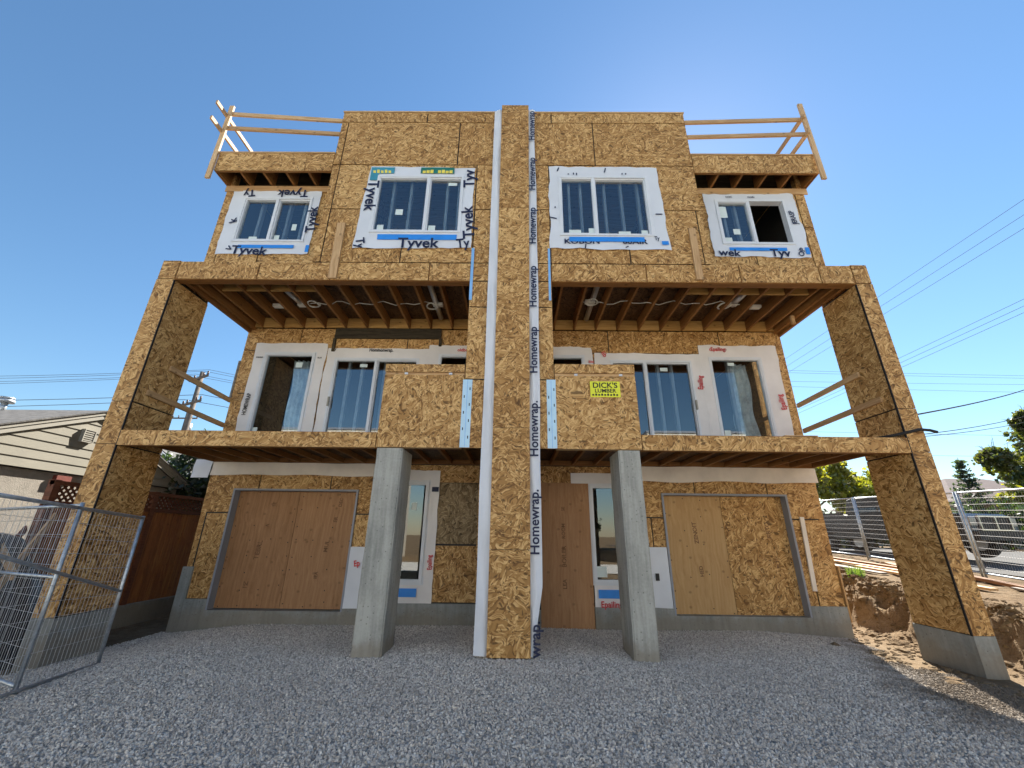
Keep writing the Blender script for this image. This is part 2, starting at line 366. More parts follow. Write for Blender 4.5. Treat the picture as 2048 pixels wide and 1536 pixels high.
def bar_geo(p, q, w, h, up=(0, 0, 1)):
    """rectangular bar p->q; w across, h along up"""
    p, q = Vector(p), Vector(q); d = (q - p); L = d.length; d.normalize()
    s = d.cross(Vector(up)); s.normalize(); u = s.cross(d)
    vs = []
    for a in (p, q):
        for (i, j) in ((-1, -1), (1, -1), (1, 1), (-1, 1)): vs.append(tuple(a + s*(i*w/2) + u*(j*h/2)))
    fs = [(0, 1, 2, 3), (7, 6, 5, 4), (0, 4, 5, 1), (1, 5, 6, 2), (2, 6, 7, 3), (3, 7, 4, 0)]
    return vs, fs, L
def bar(name, p, q, w, h, mat, parent=None, up=(0, 0, 1), **kw):
    vs, fs, L = bar_geo(p, q, w, h, up)
    o = mesh_obj(name, vs, fs, mat, parent, uv=False, **kw)
    ul = o.data.uv_layers.new(name='UVMap'); ox, oy = random.uniform(0, 30), random.uniform(0, 30)
    quad = {0: [(0, 0), (w, 0), (w, h), (0, h)]}
    for pl in o.data.polygons:
        i = pl.index
        if i < 2: uvs = [(0, 0), (0.05, 0), (0.05, h), (0, h)]
        else:
            ww = w if i in (2, 4) else h
            uvs = [(0, 0), (L, 0), (L, ww), (0, ww)]
        for li, t in zip(pl.loop_indices, uvs): ul.data[li].uv = (t[0] + ox, t[1] + oy + 0.13*i)
    return o
def tube_geo(pts, r, seg=6, r2=None):
    vs, fs = [], []; n = len(pts)
    P = [Vector(p) for p in pts]
    for i, p in enumerate(P):
        d = (P[min(i+1, n-1)] - P[max(i-1, 0)]).normalized()
        a = d.cross(Vector((0, 0, 1)) if abs(d.z) < 0.95 else Vector((1, 0, 0))).normalized(); b = d.cross(a)
        rr = r if r2 is None else r + (r2 - r)*i/max(1, n-1)
        for k in range(seg):
            t = 2*math.pi*k/seg; vs.append(tuple(p + a*(rr*math.cos(t)) + b*(rr*math.sin(t))))
    for i in range(n-1):
        for k in range(seg):
            fs.append((i*seg + k, i*seg + (k+1) % seg, (i+1)*seg + (k+1) % seg, (i+1)*seg + k))
    fs.append(tuple(range(seg))[::-1]); fs.append(tuple((n-1)*seg + k for k in range(seg)))
    return vs, fs
def tube(name, pts, r, mat, parent=None, seg=8, r2=None, **kw):
    vs, fs = tube_geo(pts, r, seg, r2)
    return mesh_obj(name, vs, fs, mat, parent, uv=True, smooth=True, **kw)
def merge(geos):
    vs, fs = [], []
    for v, f in geos:
        k = len(vs); vs += v; fs += [tuple(i + k for i in q) for q in f]
    return vs, fs
_tc = {}
def text_mesh(s, size, shear=0.0):
    key = (s, size, shear)
    if key not in _tc:
        cu = bpy.data.curves.new('t', 'FONT'); cu.body = s; cu.size = size; cu.align_x = 'CENTER'; cu.align_y = 'CENTER'
        cu.extrude = 0.0006; cu.offset = size*0.022; cu.resolution_u = 3; cu.shear = shear
        ob = bpy.data.objects.new('t', cu); COL.objects.link(ob)
        dg = bpy.context.evaluated_depsgraph_get()
        me = bpy.data.meshes.new_from_object(ob.evaluated_get(dg)); bpy.data.objects.remove(ob); bpy.data.curves.remove(cu)
        _tc[key] = me
    return _tc[key]
def text(s, size, x, y, z, rot, mat, parent, sx=1.0, shear=0.0, name='lettering'):
    """flat print on a face that looks to -Y"""
    me = text_mesh(s, size, shear).copy(); me.name = name
    me.transform(Matrix.Translation((x, y, z)) @ Matrix.Rotation(R(90), 4, 'X') @ Matrix.Rotation(R(rot), 4, 'Z') @ Matrix.Diagonal((sx, 1, 1, 1)))
    me.materials.clear(); me.materials.append(MAT[mat])
    o = bpy.data.objects.new(name, me); COL.objects.link(o); attach(o, parent); return o
def cut(cell, holes):
    x0, x1, z0, z1 = cell
    xs = sorted({x0, x1, *[h for q in holes for h in q[:2] if x0 < h < x1]})
    zs = sorted({z0, z1, *[h for q in holes for h in q[2:] if z0 < h < z1]})
    out = []
    for a, b in zip(xs, xs[1:]):
        run = None
        for c, d in zip(zs, zs[1:]):
            mx, mz = (a+b)/2, (c+d)/2
            if any(q[0] < mx < q[1] and q[2] < mz < q[3] for q in holes): continue
            if out and out[-1][0] == a and out[-1][1] == b and abs(out[-1][3] - c) < 1e-6: out[-1] = (a, b, out[-1][2], d)
            else: out.append((a, b, c, d))
    return out
GAP = 0.011
def sheet(cell, y, holes, parent, mat='osb', th=0.016, name='osb_sheet', gap=GAP, uvrot=None):
    x0, x1, z0, z1 = cell
    rs = cut((x0 + gap, x1 - gap, z0 + gap, z1 - gap), holes)
    if not rs: return None
    y += random.uniform(-0.0025, 0.0025)
    return boxes(name, [(a, b, y, y + th, c, d) for a, b, c, d in rs], mat, parent,
                 uvrot=random.random() < 0.5 if uvrot is None else uvrot)
def sheet_side(x, y0, y1, z0, z1, parent, mat='osb', th=0.016, face=1):
    """sheet in a YZ plane; face=+1: its outer side looks to +X"""
    xa, xb = (x - th, x) if face > 0 else (x, x + th)
    return box('osb_sheet', xa, xb, y0 + GAP, y1 - GAP, z0 + GAP, z1 - GAP, mat, parent, uvrot=random.random() < 0.5)

# ------------------------------------------------------------------ ground
def ss(a, b, x):
    t = np.clip((x - a)/(b - a), 0, 1); return t*t*(3 - 2*t)
def hnoise(x, y, s):
    return np.array([mnoise.noise(Vector((a*s, b*s, 3.1))) for a, b in zip(np.ravel(x), np.ravel(y))]).reshape(np.shape(x))
def ground_z(x, y, detail=True):
    x = np.asarray(x, float); y = np.asarray(y, float)
    z = -0.17*ss(4.2, 6.3, -x) - 0.10*ss(4.0, 6.2, x) + 0.06*ss(-1.2, 0, -np.abs(x))*0
    z = z + 0.05*np.exp(-((y - 6.2)/1.2)**2)*np.exp(-(x/2.0)**2)
    z = z + 0.018*np.sin(x*0.9 + 0.5*np.sin(y*.7))*np.sin(y*0.55 + x*.35)
    top = 0.74 + np.clip(0.055*(y - 10), -0.25, 0.36)
    if detail:
        n1 = hnoise(x, y, 0.9); n2 = hnoise(x, y, 3.2); n3 = hnoise(x, y, 8.0)
    else: n1 = n2 = n3 = 0*x
    xe = x + 0.22*n1 + 0.16*n2
    b = ss(6.75, 7.75, xe)
    z = z*(1 - b) + b*(top + 0.02*n2)
    face = 4*b*(1 - b)
    z = z + face*(0.20*n2 + 0.15*n3) + 0.012*n3 + 0.02*n2*ss(6.3, 7.2, x)
    return z
def axis(lo, f0, f1, hi, step):
    a = [f0]
    while a[-1] < f1: a.append(a[-1] + step)
    s = step; r = [a[-1]]
    while r[-1] < hi: s *= 1.35; r.append(r[-1] + s)
    s = step; l = [f0]
    while l[-1] > lo: s *= 1.35; l.append(l[-1] - s)
    return np.array(sorted(set(l[1:] + a + r[1:])))
gx = axis(-900, -8.5, 12.5, 900, 0.09); gy = axis(-900, 1.5, 15.0, 1200, 0.09)
GX, GY = np.meshgrid(gx, gy); GZ = ground_z(GX, GY)
nx, ny = len(gx), len(gy)
vv = np.stack([GX, GY, GZ], -1).reshape(-1, 3)
ii = (np.arange(ny-1)[:, None]*nx + np.arange(nx-1)[None, :]).reshape(-1)
ff = np.stack([ii, ii+1, ii+nx+1, ii+nx], -1)
me = bpy.data.meshes.new('ground'); me.from_pydata(vv.tolist(), [], ff.tolist()); me.polygons.foreach_set('use_smooth', [True]*len(ff))
me.materials.append(MAT['dirt']); go = bpy.data.objects.new('ground', me); COL.objects.link(go); tag(go, kind='structure')
# street on the far side of the mesh fence
sx = np.concatenate([np.linspace(11.6, 21, 8)]); sy = np.concatenate([np.linspace(-40, 8, 7), np.linspace(9, 20, 12), np.linspace(24, 160, 8)])
SX, SY = np.meshgrid(sx, sy); SZ = ground_z(SX, SY, False) + 0.03
fs = [(j*len(sx)+i, j*len(sx)+i+1, (j+1)*len(sx)+i+1, (j+1)*len(sx)+i) for j in range(len(sy)-1) for i in range(len(sx)-1)]
st = mesh_obj('street', np.stack([SX, SY, SZ], -1).reshape(-1, 3).tolist(), fs, 'asphalt', None, uv=False); tag(st, kind='structure')

# gravel pad: a bed sheet plus loose stones
def glim(y):
    y = np.asarray(y, float); return np.where(y > 7.0, 5.2 + .55*(y - 7.0), 5.2 + .35*np.clip(6.2 - y, 0, 1))
bx = np.linspace(-6.3, 6.3, 80); by = np.linspace(0.6, 8.3, 52)
BX, BY = np.meshgrid(bx, by); BZ = ground_z(BX, BY, False) + 0.022
# ragged outer rim: sinks under the dirt
edge = ss(-.25, .3, BX - glim(BY) + 0.25*hnoise(BX, BY, 1.3)) + ss(5.7, 6.3, -BX + 0.2*hnoise(BX, BY, 1.7))
BZ = BZ - 0.10*np.clip(edge, 0, 1)
fs = [(j*80+i, j*80+i+1, (j+1)*80+i+1, (j+1)*80+i) for j in range(51) for i in range(79)]
bed = mesh_obj('gravel_bed', np.stack([BX, BY, BZ], -1).reshape(-1, 3).tolist(), fs, 'gravel_bed', None, uv=False, smooth=True)
tag(bed, 'flat bed of fine grey crushed gravel in front of the house', 'gravel', kind='stuff')
def gravel():
    px = np.linspace(-6.2, 6.1, 83); py = np.linspace(2.6, 8.25, 40)
    X, Y = np.meshgrid(px, py); Z = ground_z(X, Y, False) + 0.024
    n0, m0 = len(px), len(py); fs = []
    lim = hnoise(X, Y, 1.3)
    for j in range(m0-1):
        for i in range(n0-1):
            x, y = X[j, i], Y[j, i]
            if x + 0.3*lim[j, i] > glim(y): continue
            fs.append((j*n0+i, j*n0+i+1, (j+1)*n0+i+1, (j+1)*n0+i))
    o = mesh_obj('gravel', np.stack([X, Y, Z], -1).reshape(-1, 3).tolist(), fs, 'stone', None, uv=False)
    tag(o, 'loose grey crushed stones covering the yard in front of the house', 'gravel', kind='stuff')
    t = bpy.data.node_groups.new('scatter_stones', 'GeometryNodeTree')
    t.interface.new_socket('Geometry', in_out='INPUT', socket_type='NodeSocketGeometry')
    t.interface.new_socket('Geometry', in_out='OUTPUT', socket_type='NodeSocketGeometry')
    N = t.nodes.new; L = t.links.new
    gi, gout = N('NodeGroupInput'), N('NodeGroupOutput')
    d = N('GeometryNodeDistributePointsOnFaces'); d.inputs['Density'].default_value = 2500; d.inputs['Seed'].default_value = 3
    ico = N('GeometryNodeMeshIcoSphere'); ico.inputs['Radius'].default_value = 1.0; ico.inputs['Subdivisions'].default_value = 1
    sp = N('GeometryNodeSetPosition'); nz = N('ShaderNodeTexNoise'); nz.inputs['Scale'].default_value = 1.3
    sub = N('ShaderNodeVectorMath'); sub.operation = 'SUBTRACT'; sub.inputs[1].default_value = (0.5, 0.5, 0.5)
    mul = N('ShaderNodeVectorMath'); mul.operation = 'MULTIPLY'; mul.inputs[1].default_value = (0.9, 0.9, 0.9)
    L(nz.outputs['Color'], sub.inputs[0]); L(sub.outputs[0], mul.inputs[0]); L(mul.outputs[0], sp.inputs['Offset'])
    L(ico.outputs['Mesh'], sp.inputs['Geometry'])
    sm = N('GeometryNodeSetMaterial'); sm.inputs['Material'].default_value = MAT['stone']; L(sp.outputs[0], sm.inputs[0])
    ip = N('GeometryNodeInstanceOnPoints')
    rr = N('FunctionNodeRandomValue'); rr.data_type = 'FLOAT_VECTOR'; rr.inputs[0].default_value = (-3.14,)*3; rr.inputs[1].default_value = (3.14,)*3
    rs = N('FunctionNodeRandomValue'); rs.data_type = 'FLOAT_VECTOR'; rs.inputs[0].default_value = (0.005, 0.004, 0.0035); rs.inputs[1].default_value = (0.023, 0.017, 0.012); rs.inputs['Seed'].default_value = 7
    L(gi.outputs[0], d.inputs['Mesh']); L(d.outputs['Points'], ip.inputs['Points']); L(sm.outputs[0], ip.inputs['Instance'])
    L(rr.outputs[0], ip.inputs['Rotation']); L(rs.outputs[0], ip.inputs['Scale']); L(ip.outputs[0], gout.inputs[0])
    md = o.modifiers.new('stones', 'NODES'); md.node_group = t
    return o
gravel()

# ------------------------------------------------------------------ the house
A, B, S, C, T = 6.09, 8.16, 6.50, 5.97, 6.94
XL0, XL1, XR1, XR0 = -6.37, -6.05, 5.93, 6.22     # tower outer / inner faces
BL, BR = -3.69, 3.49                               # bump
HL, HR = -6.02, 5.88                               # body of the house
CL, CR = -0.335, 0.225                             # party-wall fin
WL, WR = -0.81, 0.62                               # wing panels beside the fin
house = thing('house_under_construction', (0, 9.0, 0), 'three storey duplex house under construction, sheathed in bare OSB', 'house')
def part(name):            # an empty part would not carry pixels: use first mesh as the part
    return None

# window openings (x0,x1,z0,z1)
BUMP_WIN = [(-2.73, -1.04, 6.75, 8.13), (0.80, 2.52, 6.70, 8.13)]
SIDE_WIN = [(-5.58, -4.17, 6.86, 7.97), (4.00, 5.40, 6.87, 7.97)]
W2 = [(-5.50, -4.39, 3.06, 5.24), (-3.95, -2.10, 3.0, 5.13), (-1.68, -0.92, 4.55, 5.24), (0.72, 1.50, 4.55, 5.24), (2.05, 3.80, 3.0, 5.13), (4.19, 5.33, 3.06, 5.22)]
W1 = [(-2.24, -1.66, 0.70, 2.50), (1.455, 2.02, 0.735, 2.48)]
GAR = [(-5.44, -3.05, 0.25, 2.31), (2.86, 5.22, 0.25, 2.31)]
DOOR = (0.49, 1.44, 0.0, 2.51)

# --- core walls just behind the sheets (studs and paper, seen only as dark joints)
def core(name, cell, y, holes, th=0.10):
    boxes(name, [(a, b, y + 0.022, y + th, c, d) for a, b, c, d in cut(cell, holes)], 'black_mem', house)
core('wall_core', (BL + .02, BR - .02, 6.10, 9.90), A, BUMP_WIN)
core('wall_core', (HL + .02, BL, 6.10, 8.30), S, SIDE_WIN); core('wall_core', (BR, HR - .02, 6.10, 8.30), S, SIDE_WIN)
core('wall_core', (HL + .02, HR - .02, 2.96, 5.84), B, W2)
core('wall_core', (HL + .02, HR - .02, 0.30, 2.90), B, W1 + GAR + [DOOR])
core('wall_core', (WL + .02, WR - .02, 2.78, 6.09), A, [])

# --- front sheets, plane A: the bump
colL, colR = (BL, BL + 0.15), (BR - 0.12, BR)
zr = [6.10, 7.32, 8.44, 9.62, 9.918]
for r in range(4):
    z0, z1 = zr[r], zr[r+1]
    splitsL = {0: [BL+.15, -2.1, -0.80], 1: [BL+.15, -0.80], 2: [BL+.15, -1.2], 3: [BL, -1.9]}[r]
    splitsR = {0: [0.62, 2.05, BR-.12], 1: [0.62, BR-.0], 2: [1.55, BR], 3: [0.7, BR]}[r]
    xs = sorted({BL, *splitsL, -0.34, 0.23, *splitsR, BR})
    for a, b in zip(xs, xs[1:]):
        sheet((a, b, z0, z1), A, BUMP_WIN, house)
box('roof_cap', BL - .01, BR + .01, A - .012, 10.5, 9.920, 9.945, 'lumber', house)
# --- beam row with the tower heads
xs = [XL0, XL1 + .0, -4.6, -3.3, -1.55, WL, -0.34]
for a, b in zip(xs, xs[1:]): sheet((a, b, 5.72, 6.10), A, [], house)
xs = [0.23, WR, 2.3, 3.95, 5.35, XR1, XR0]
for a, b in zip(xs, xs[1:]): sheet((a, b, 5.72, 6.10), A, [], house)
sheet((CL, CR, 5.72, 6.10), A, [], house)
for a, b in ((XL0 + .016, WL), (WR, XR0 - .016)):
    box('beam', a, b, A + .02, A + .16, 5.722, 6.085, 'joist', house)
# --- wing panels beside the fin
for a, b in ((WL, CL), (CR, WR)):
    sheet((a, b, 5.20, 5.72), A, [], house); sheet((a, b, 3.87, 5.20), A, [], house); sheet((a, b, 2.75, 3.87), A, [], house)
    sx_ = a if a < -0.5 else b
    box('wing_return', sx_ - .012 if a > 0 else sx_, sx_ if a > 0 else sx_ + .012, A + .02, B, 2.97, 5.85, 'osb', house)
# --- parapets and deck fascia
for a, b, zt in ((-2.11, WL, 4.13), (WR, 1.925, 4.155)):
    sheet((a, b, 2.75, 3.95), A, [], house); sheet((a, b, 3.975, zt), A - .010, [], house)
    box('parapet_core', a + .01, b - .01, A + .02, A + .13, 2.76, zt - .02, 'lumber', house)
    for t in (0.25, 0.8): box('shim', a + (b-a)*t, a + (b-a)*t + .05, A - .003, A + .02, 3.947, 3.978, 'wrap', house)
for a, b in ((XL1, -4.25), (-4.25, -2.11), (1.925, 4.0), (4.0, XR1)):
    sheet((a, b, 2.75, 2.985), A, [], house, gap=0.003)
for a, b in ((XL1 + .01, -2.11), (1.925, XR1 - .01)):
    box('deck_edge_plate', a, b, A + .018, A + .12, 2.752, 2.992, 'joist', house)
# --- party-wall fin
zz = [0.09, 1.35, 3.05, 5.2, 7.25, 9.985]
fin = box('party_wall_core', CL + .02, CR - .02, C + .02, B - .01, 0.06, 9.97, 'black_mem', house)
for a, b in zip(zz, zz[1:]): sheet((CL, CR, a, b), C, [], house, gap=0.003, uvrot=True)
for x, fdir in ((CL, -1), (CR, 1)):
    for a, b in zip(zz, zz[1:]): sheet_side(x - 0.001*fdir, C + .017, B - .05, a, b, house, face=fdir)

# --- towers
def tower(x0, x1, inner, zb, zc0):
    yb = T
    for z0, z1 in ((zb, 2.77), (2.77, 3.45), (3.45, 5.72)):
        sheet((x0, x1, z0, z1), A, [], house, gap=0.004, uvrot=True)
        sheet_side(inner[0], A + .022, yb, z0, z1, house, face=inner[1])
        sheet_side(inner[2], A + .017, yb, z0, z1, house, face=-inner[1])
        box('osb_sheet', min(x0, x1) + .02, max(x0, x1) - .02, yb - .016, yb, z0 + .003, z1 - .003, 'osb', house)
    box('tower_core', x0 + .02, x1 - .02, A + .02, yb - .02, zb - .05, 5.75, 'black_mem', house)
    sheet_side(inner[2], A + .017, yb, 5.72, 6.10, house, face=-inner[1])
    box('osb_sheet', x0 + .02, x1 - .02, yb - .016, yb, 5.724, 6.10, 'osb', house)
    box('tower_cap', x0 + .005, x1 - .005, A + .005, yb, 6.101, 6.112, 'osb', house)
    cb = box('concrete_footing', x0 + .003, x1 - .003, A - .002, yb + .01, zc0, zb, 'concrete_base', house)
tower(XL0, XL1, (XL1, 1, XL0), 0.435, -0.5)
tower(XR1, XR0, (XR1, -1, XR0), 0.38, -0.5)
# dark flashing line down the inner front corners
for x, zb in ((XL1, .435), (XR1, .38)):
    box('corner_flashing', x - .006, x + .006, A - .004, A + .024, zb, 5.70, 'black_mem', house)

# --- upper balcony ceiling
def ceiling(xa, xb, joists, blocks, side):
    box('ceiling_deck', xa, xb, A + .16, B + .3, 6.105, 6.13, 'osb_shaded', house)
    for x in joists:
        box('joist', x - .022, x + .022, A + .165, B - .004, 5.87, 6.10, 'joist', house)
    js = sorted([xa + .02] + list(joists) + [xb - .02])
    for a, b in zip(js, js[1:]): box('blocking', a + .023, b - .023, B - .045, B - .006, 5.86, 6.095, 'lumber_warm', house)
    for a, b in blocks: box('blocking', a + .025, b - .025, A + .62, A + .66, 5.90, 6.09, 'lumber_warm', house)
    ex = XL1 + .02 if side < 0 else XR1 - .02
    for k in range(2):
        x = ex + (.05 + .09*k)*(-side)*1.0
        box('edge_joist', x - .03, x + .03, A + .165, B + .05, 5.74 + .06*k, 6.10, 'joist', house)
jl = [-5.70, -5.23, -4.76, -4.28, -3.81, -3.33, -2.86, -2.38, -1.90, -1.42, -1.0]
jr = [0.85, 1.30, 1.78, 2.26, 2.74, 3.22, 3.70, 4.19, 4.67, 5.15, 5.60]
ceiling(XL1, WL, jl, list(zip(jl[:4], jl[1:5])), -1)
ceiling(WR, XR1, jr, list(zip(jr[5:10], jr[6:11])), 1)
# ducts, boxes and cable between the joists
def ducts(sgn, xs, yA, yB, r, z): tube('duct', [(xs[0], yA, z), (xs[1], yB, z)], r, 'duct', house, seg=12)
ducts(-1, (-1.66, -1.66), 6.45, 7.95, 0.055, 6.03); ducts(-1, (-4.55, -4.50), 6.9, 7.35, 0.05, 6.03)
ducts(1, (1.55, 1.55), 6.45, 7.95, 0.055, 6.03); ducts(1, (4.45, 4.43), 6.75, 7.3, 0.07, 6.03)
for x, y in ((-5.0, 7.45), (-4.45, 7.4), (-1.62, 7.35), (1.50, 7.2), (4.40, 7.25), (4.93, 7.35)):
    box('electrical_box', x - .10, x + .10, y - .05, y + .05, 5.975, 6.03, 'cable_white', house)
def cable(xa, xb, y, z):
    n = 24; pts = [(xa + (xb-xa)*i/n, y + .05*math.sin(i*1.7), z + .025*math.sin(i*.9 + xa)) for i in range(n+1)]
    tube('cable', pts, 0.009, 'cable_white', house, seg=5)
cable(-4.4, -1.5, 7.25, 5.96); cable(1.3, 4.5, 7.15, 5.96)
def coil(x, y, z):
    pts = [(x + .13*math.cos(t*.55)*(1 - .01*t), y + .12*math.sin(t*.55), z + .01*math.sin(t)) for t in range(26)]
    tube('cable_coil', pts, 0.010, 'cable_white', house, seg=5)
coil(-4.15, 7.25, 5.93); coil(-1.72, 7.3, 5.93); coil(1.52, 7.1, 5.93); coil(4.2, 7.2, 5.93)
box('scrap_block', 5.52, 5.58, 7.22, 7.27, 5.56, 5.74, 'lumber', house)

# --- lower deck: joists and floor
def deck(xa, xb):
    box('deck_floor', xa, xb, A + .13, B - .001, 2.94, 2.962, 'osb_shaded', house)
    n = int((xb - xa)/0.42)
    for k in range(n + 1):
        x = xa + .03 + (xb - xa - .06)*k/n
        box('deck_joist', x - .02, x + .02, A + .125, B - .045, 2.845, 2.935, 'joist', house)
    box('ledger', xa, xb, B - .04, B - .002, 2.842, 2.935, 'joist', house)
deck(XL1 + .02, CL - .03); deck(CR + .03, XR1 - .02)

# --- second-storey wall
zr = [2.962, 4.30, 5.30, 5.853]
for r in range(3):
    xs = [[HL, -4.15, -2.9, -1.72, -0.35, 0.24, 1.6, 3.0, 4.15, HR], [HL, -5.6, -4.2, -1.8, -0.35, 0.24, 1.65, 4.0, 5.45, HR], [HL, -4.8, -2.4, -0.35, 0.24, 2.05, 4.5, HR]][r]
    for a, b in zip(xs, xs[1:]): sheet((a, b, zr[r], zr[r+1]), B, W2, house)
box('header_board', -4.03, -1.66, B - .045, B - .006, 5.60, 5.845, 'board_dark', house)
box('header_board_edge', -4.05, -3.99, B - .050, B - .006, 5.28, 5.60, 'board_dark', house); box('header_board_edge', -1.70, -1.64, B - .050, B - .006, 5.42, 5.60, 'board_dark', house)
# --- first-storey wall
zr = [0.40, 1.88, 2.838]
H1 = W1 + GAR + [DOOR, (-1.52, -0.70, 0.3, 2.49)]
for r in range(2):
    xs = [[HL + .13, HL + .75, -4.2, -2.6, -1.52, -0.36, 0.24, 1.45, 2.6, 4.0, HR - .45, HR], [HL, -5.0, -3.6, -2.45, -0.36, 0.24, 2.4, 3.5, 4.9, HR]][r]
    for a, b in zip(xs, xs[1:]): sheet((a, b, zr[r], zr[r+1]), B, H1, house)
sheet((-1.50, -0.36, 1.36, 2.49), B + .006, [], house, mat='osb_dull', name='board_patch')
sheet((-1.50, -0.36, 0.39, 1.35), B + .004, [], house, name='board_patch')
# --- foundation
CF = []
def cf(x0, x1, z0, z1, y=B - .035): box('concrete_foundation', x0, x1, y + random.uniform(0, .004), B + .2, z0, z1, 'concrete_base', house)
cf(HL - .03, HL + .16, -.4, .93); cf(HL + .16, -5.46, -.4, .405); cf(-5.46, -3.03, -.4, .235); cf(-3.03, CL - .02, -.4, .38)
cf(CR + .02, DOOR[0], -.4, .30); cf(DOOR[1] + .005, 2.84, -.4, .36); cf(2.84, 5.24, -.4, .245); cf(5.24, HR, -.4, .42)
box('side_board', HR + .002, HR + .03, B - .04, B + .35, 0.18, 1.08, 'ply_tan', house)

# --- garage openings: grey steel jambs and boarded infill
for gi_, (x0, x1, z0, z1) in enumerate(GAR):
    d = 0.17
    jb = boxes('garage_jamb', [(x0 - .025, x0 + .012, B - .03, B + d, z0 - .03, z1 + .022), (x1 - .012, x1 + .025, B - .03, B + d, z0 - .03, z1 + .022),
                               (x0 + .012, x1 - .012, B - .03, B + d, z1 - .012, z1 + .022)], 'trim_grey', house)
    xm = x0 + (0.505 if gi_ == 0 else 0.49)*(x1 - x0)
    b1 = box('infill_board', x0 + .014, xm - .004, B + .135, B + .150, z0 - .005, z1 - .014, 'ply_red' if gi_ == 0 else 'ply_tan', house, label='plywood board closing the garage opening')
    b2 = box('infill_board', xm + .004, x1 - .014, B + .135, B + .150, z0 - .005, z1 - .014, 'ply_red' if gi_ == 0 else 'osb', house)
    if gi_ == 0:
        for (s, x, z, sz, bb) in (('1Z', -4.93, .62, .16, b1), ('TEBRL', -4.83, 1.22, .17, b1), ('A', -4.75, 1.66, .13, b1), ('SE', -4.70, 2.05, .12, b1),
                                  ('IEA', -3.66, .80, .12, b2), ('MUL', -3.55, 1.30, .15, b2), ('ER', -3.45, 1.78, .13, b2), ('DEC', -3.40, 2.10, .12, b2)):
            text(s, sz*.72, x, B + .1335, z, 86, 'ink_stencil', bb, 1.0)
    else:
        for (s, x, z, sz, bb) in (('ZENOIT', 3.46, 1.62, .15, b1), ('HED', 3.48, .95, .13, b1), ('FIRTO', 4.85, 1.68, .15, b2), ('PLTI', 4.92, 1.10, .13, b2)):
            text(s, sz*.72, x, B + .1335, z, 92, 'ink_stencil', bb, 1.0)
    # screw heads
    vs, fs = [], []
    for bb, (xa, xb) in ((b1, (x0 + .06, xm - .06)), (b2, (xm + .06, x1 - .06))):
        g_ = []
        for i in range(4):
            for j in range(8):
                if random.random() < .25: continue
                x = xa + (xb-xa)*i/3 + random.uniform(-.03, .03); z = z0 + .06 + (z1-z0-.14)*j/7 + random.uniform(-.05, .05)
                g_.append(([(x-.009, B+.132, z-.009), (x+.009, B+.132, z-.009), (x+.009, B+.132, z+.009), (x-.009, B+.132, z+.009), (x, B+.130, z)], [(0, 1, 4), (1, 2, 4), (2, 3, 4), (3, 0, 4)]))
        v_, f_ = merge(g_); mesh_obj('screw_heads', v_, f_, 'ink_black', bb, uv=False, kind='stuff')
dp = box('door_board', DOOR[0] + .004, DOOR[1] - .004, B - .018, B + .0, 0.015, 2.505, 'ply_red', house, label='reddish plywood sheet closing the doorway')
for s, z, sz in (('LEA', .72, .13), ('BOILER', 1.18, .15), ('ROOM', 1.62, .12), ('SE', 2.02, .11)): text(s, sz*.75, .93, B - .0195, z, 90, 'ink_stencil', dp)

# --- third-storey side walls behind the beam, with roof eaves
for (xs, win) in (([HL, HL + .2, -5.0, BL - .0 + .3], SIDE_WIN), ([BR - .3, 4.6, 5.68, HR], SIDE_WIN)):
    for a, b in zip(xs, xs[1:]):
        sheet((a, b, 6.10, 7.30), S, win, house); sheet((a, b, 7.30, 8.22), S, win, house)
def eave(x0, x1, sgn):
    xs = [x0, x1 - .55, x1] if sgn < 0 else [x0, x0 + 1.4, x1]
    for a, b in zip(xs, xs[1:]): sheet((a, b, 8.27, 8.73), A, [], house, gap=.003)
    box('eave_cap', x0 - .02, x1, A - .012, A + .12, 8.732, 8.765, 'lumber', house)
    box('eave_plate', x0, x1, A + .018, A + .055, 8.275, 8.728, 'joist', house)
    box('roof_deck', x0, x1, A + .06, 12.0, 8.70, 8.728, 'board_dark', house)
    n = 5
    for k in range(n + 1):
        x = x0 + .03 + (x1 - x0 - .06)*k/n
        box('rafter', x - .02, x + .02, A + .06, S + .05, 8.30, 8.695, 'joist', house)
    box('soffit_band', x0 + .0, x1, S - .02, S - .001, 8.13, 8.28, 'lumber', house)
    xe = x0 if sgn < 0 else x1
    box('eave_side', xe - (.02 if sgn > 0 else -.001), xe + (.02 if sgn < 0 else -.001), A + .06, 12.0, 8.272, 8.695, 'joist', house)
eave(-6.04, BL, -1); eave(BR, 5.94, 1)

# --- hidden shell that keeps the rooms dark: sides, back, floors, roof
for x, f in ((HL, -1), (HR, 1)):
    box('side_wall', x - (.1 if f > 0 else -.0), x + (.1 if f < 0 else 0.), B + .02, 15.0, 0.0, 5.85, 'osb', house)
    box('side_wall', x - (.1 if f > 0 else 0), x + (.1 if f < 0 else 0), S + .02, 15.0, 5.86, 8.69, 'osb', house)
for x in (BL + .03, BR - .13):
    box('bump_side_wall', x, x + .1, A + .02, 10.4, 8.735, 9.91, 'osb', house)
box('bump_back_wall', BL + .03, BR - .03, 10.4, 10.5, 8.735, 9.915, 'osb', house)
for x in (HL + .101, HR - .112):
    box('added_shade_sheet', x, x + .011, B + .13, 14.98, 0.02, 5.84, 'dark_room', house); box('added_shade_sheet', x, x + .011, S + .13, 14.98, 6.14, 8.64, 'dark_room', house)  # added near-black sheets: room shade put into the colour
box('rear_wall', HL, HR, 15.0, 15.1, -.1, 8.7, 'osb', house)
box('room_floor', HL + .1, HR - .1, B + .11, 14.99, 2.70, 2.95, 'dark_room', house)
box('room_floor', HL + .1, HR - .1, B + .31, 14.99, 5.87, 6.12, 'dark_room', house)
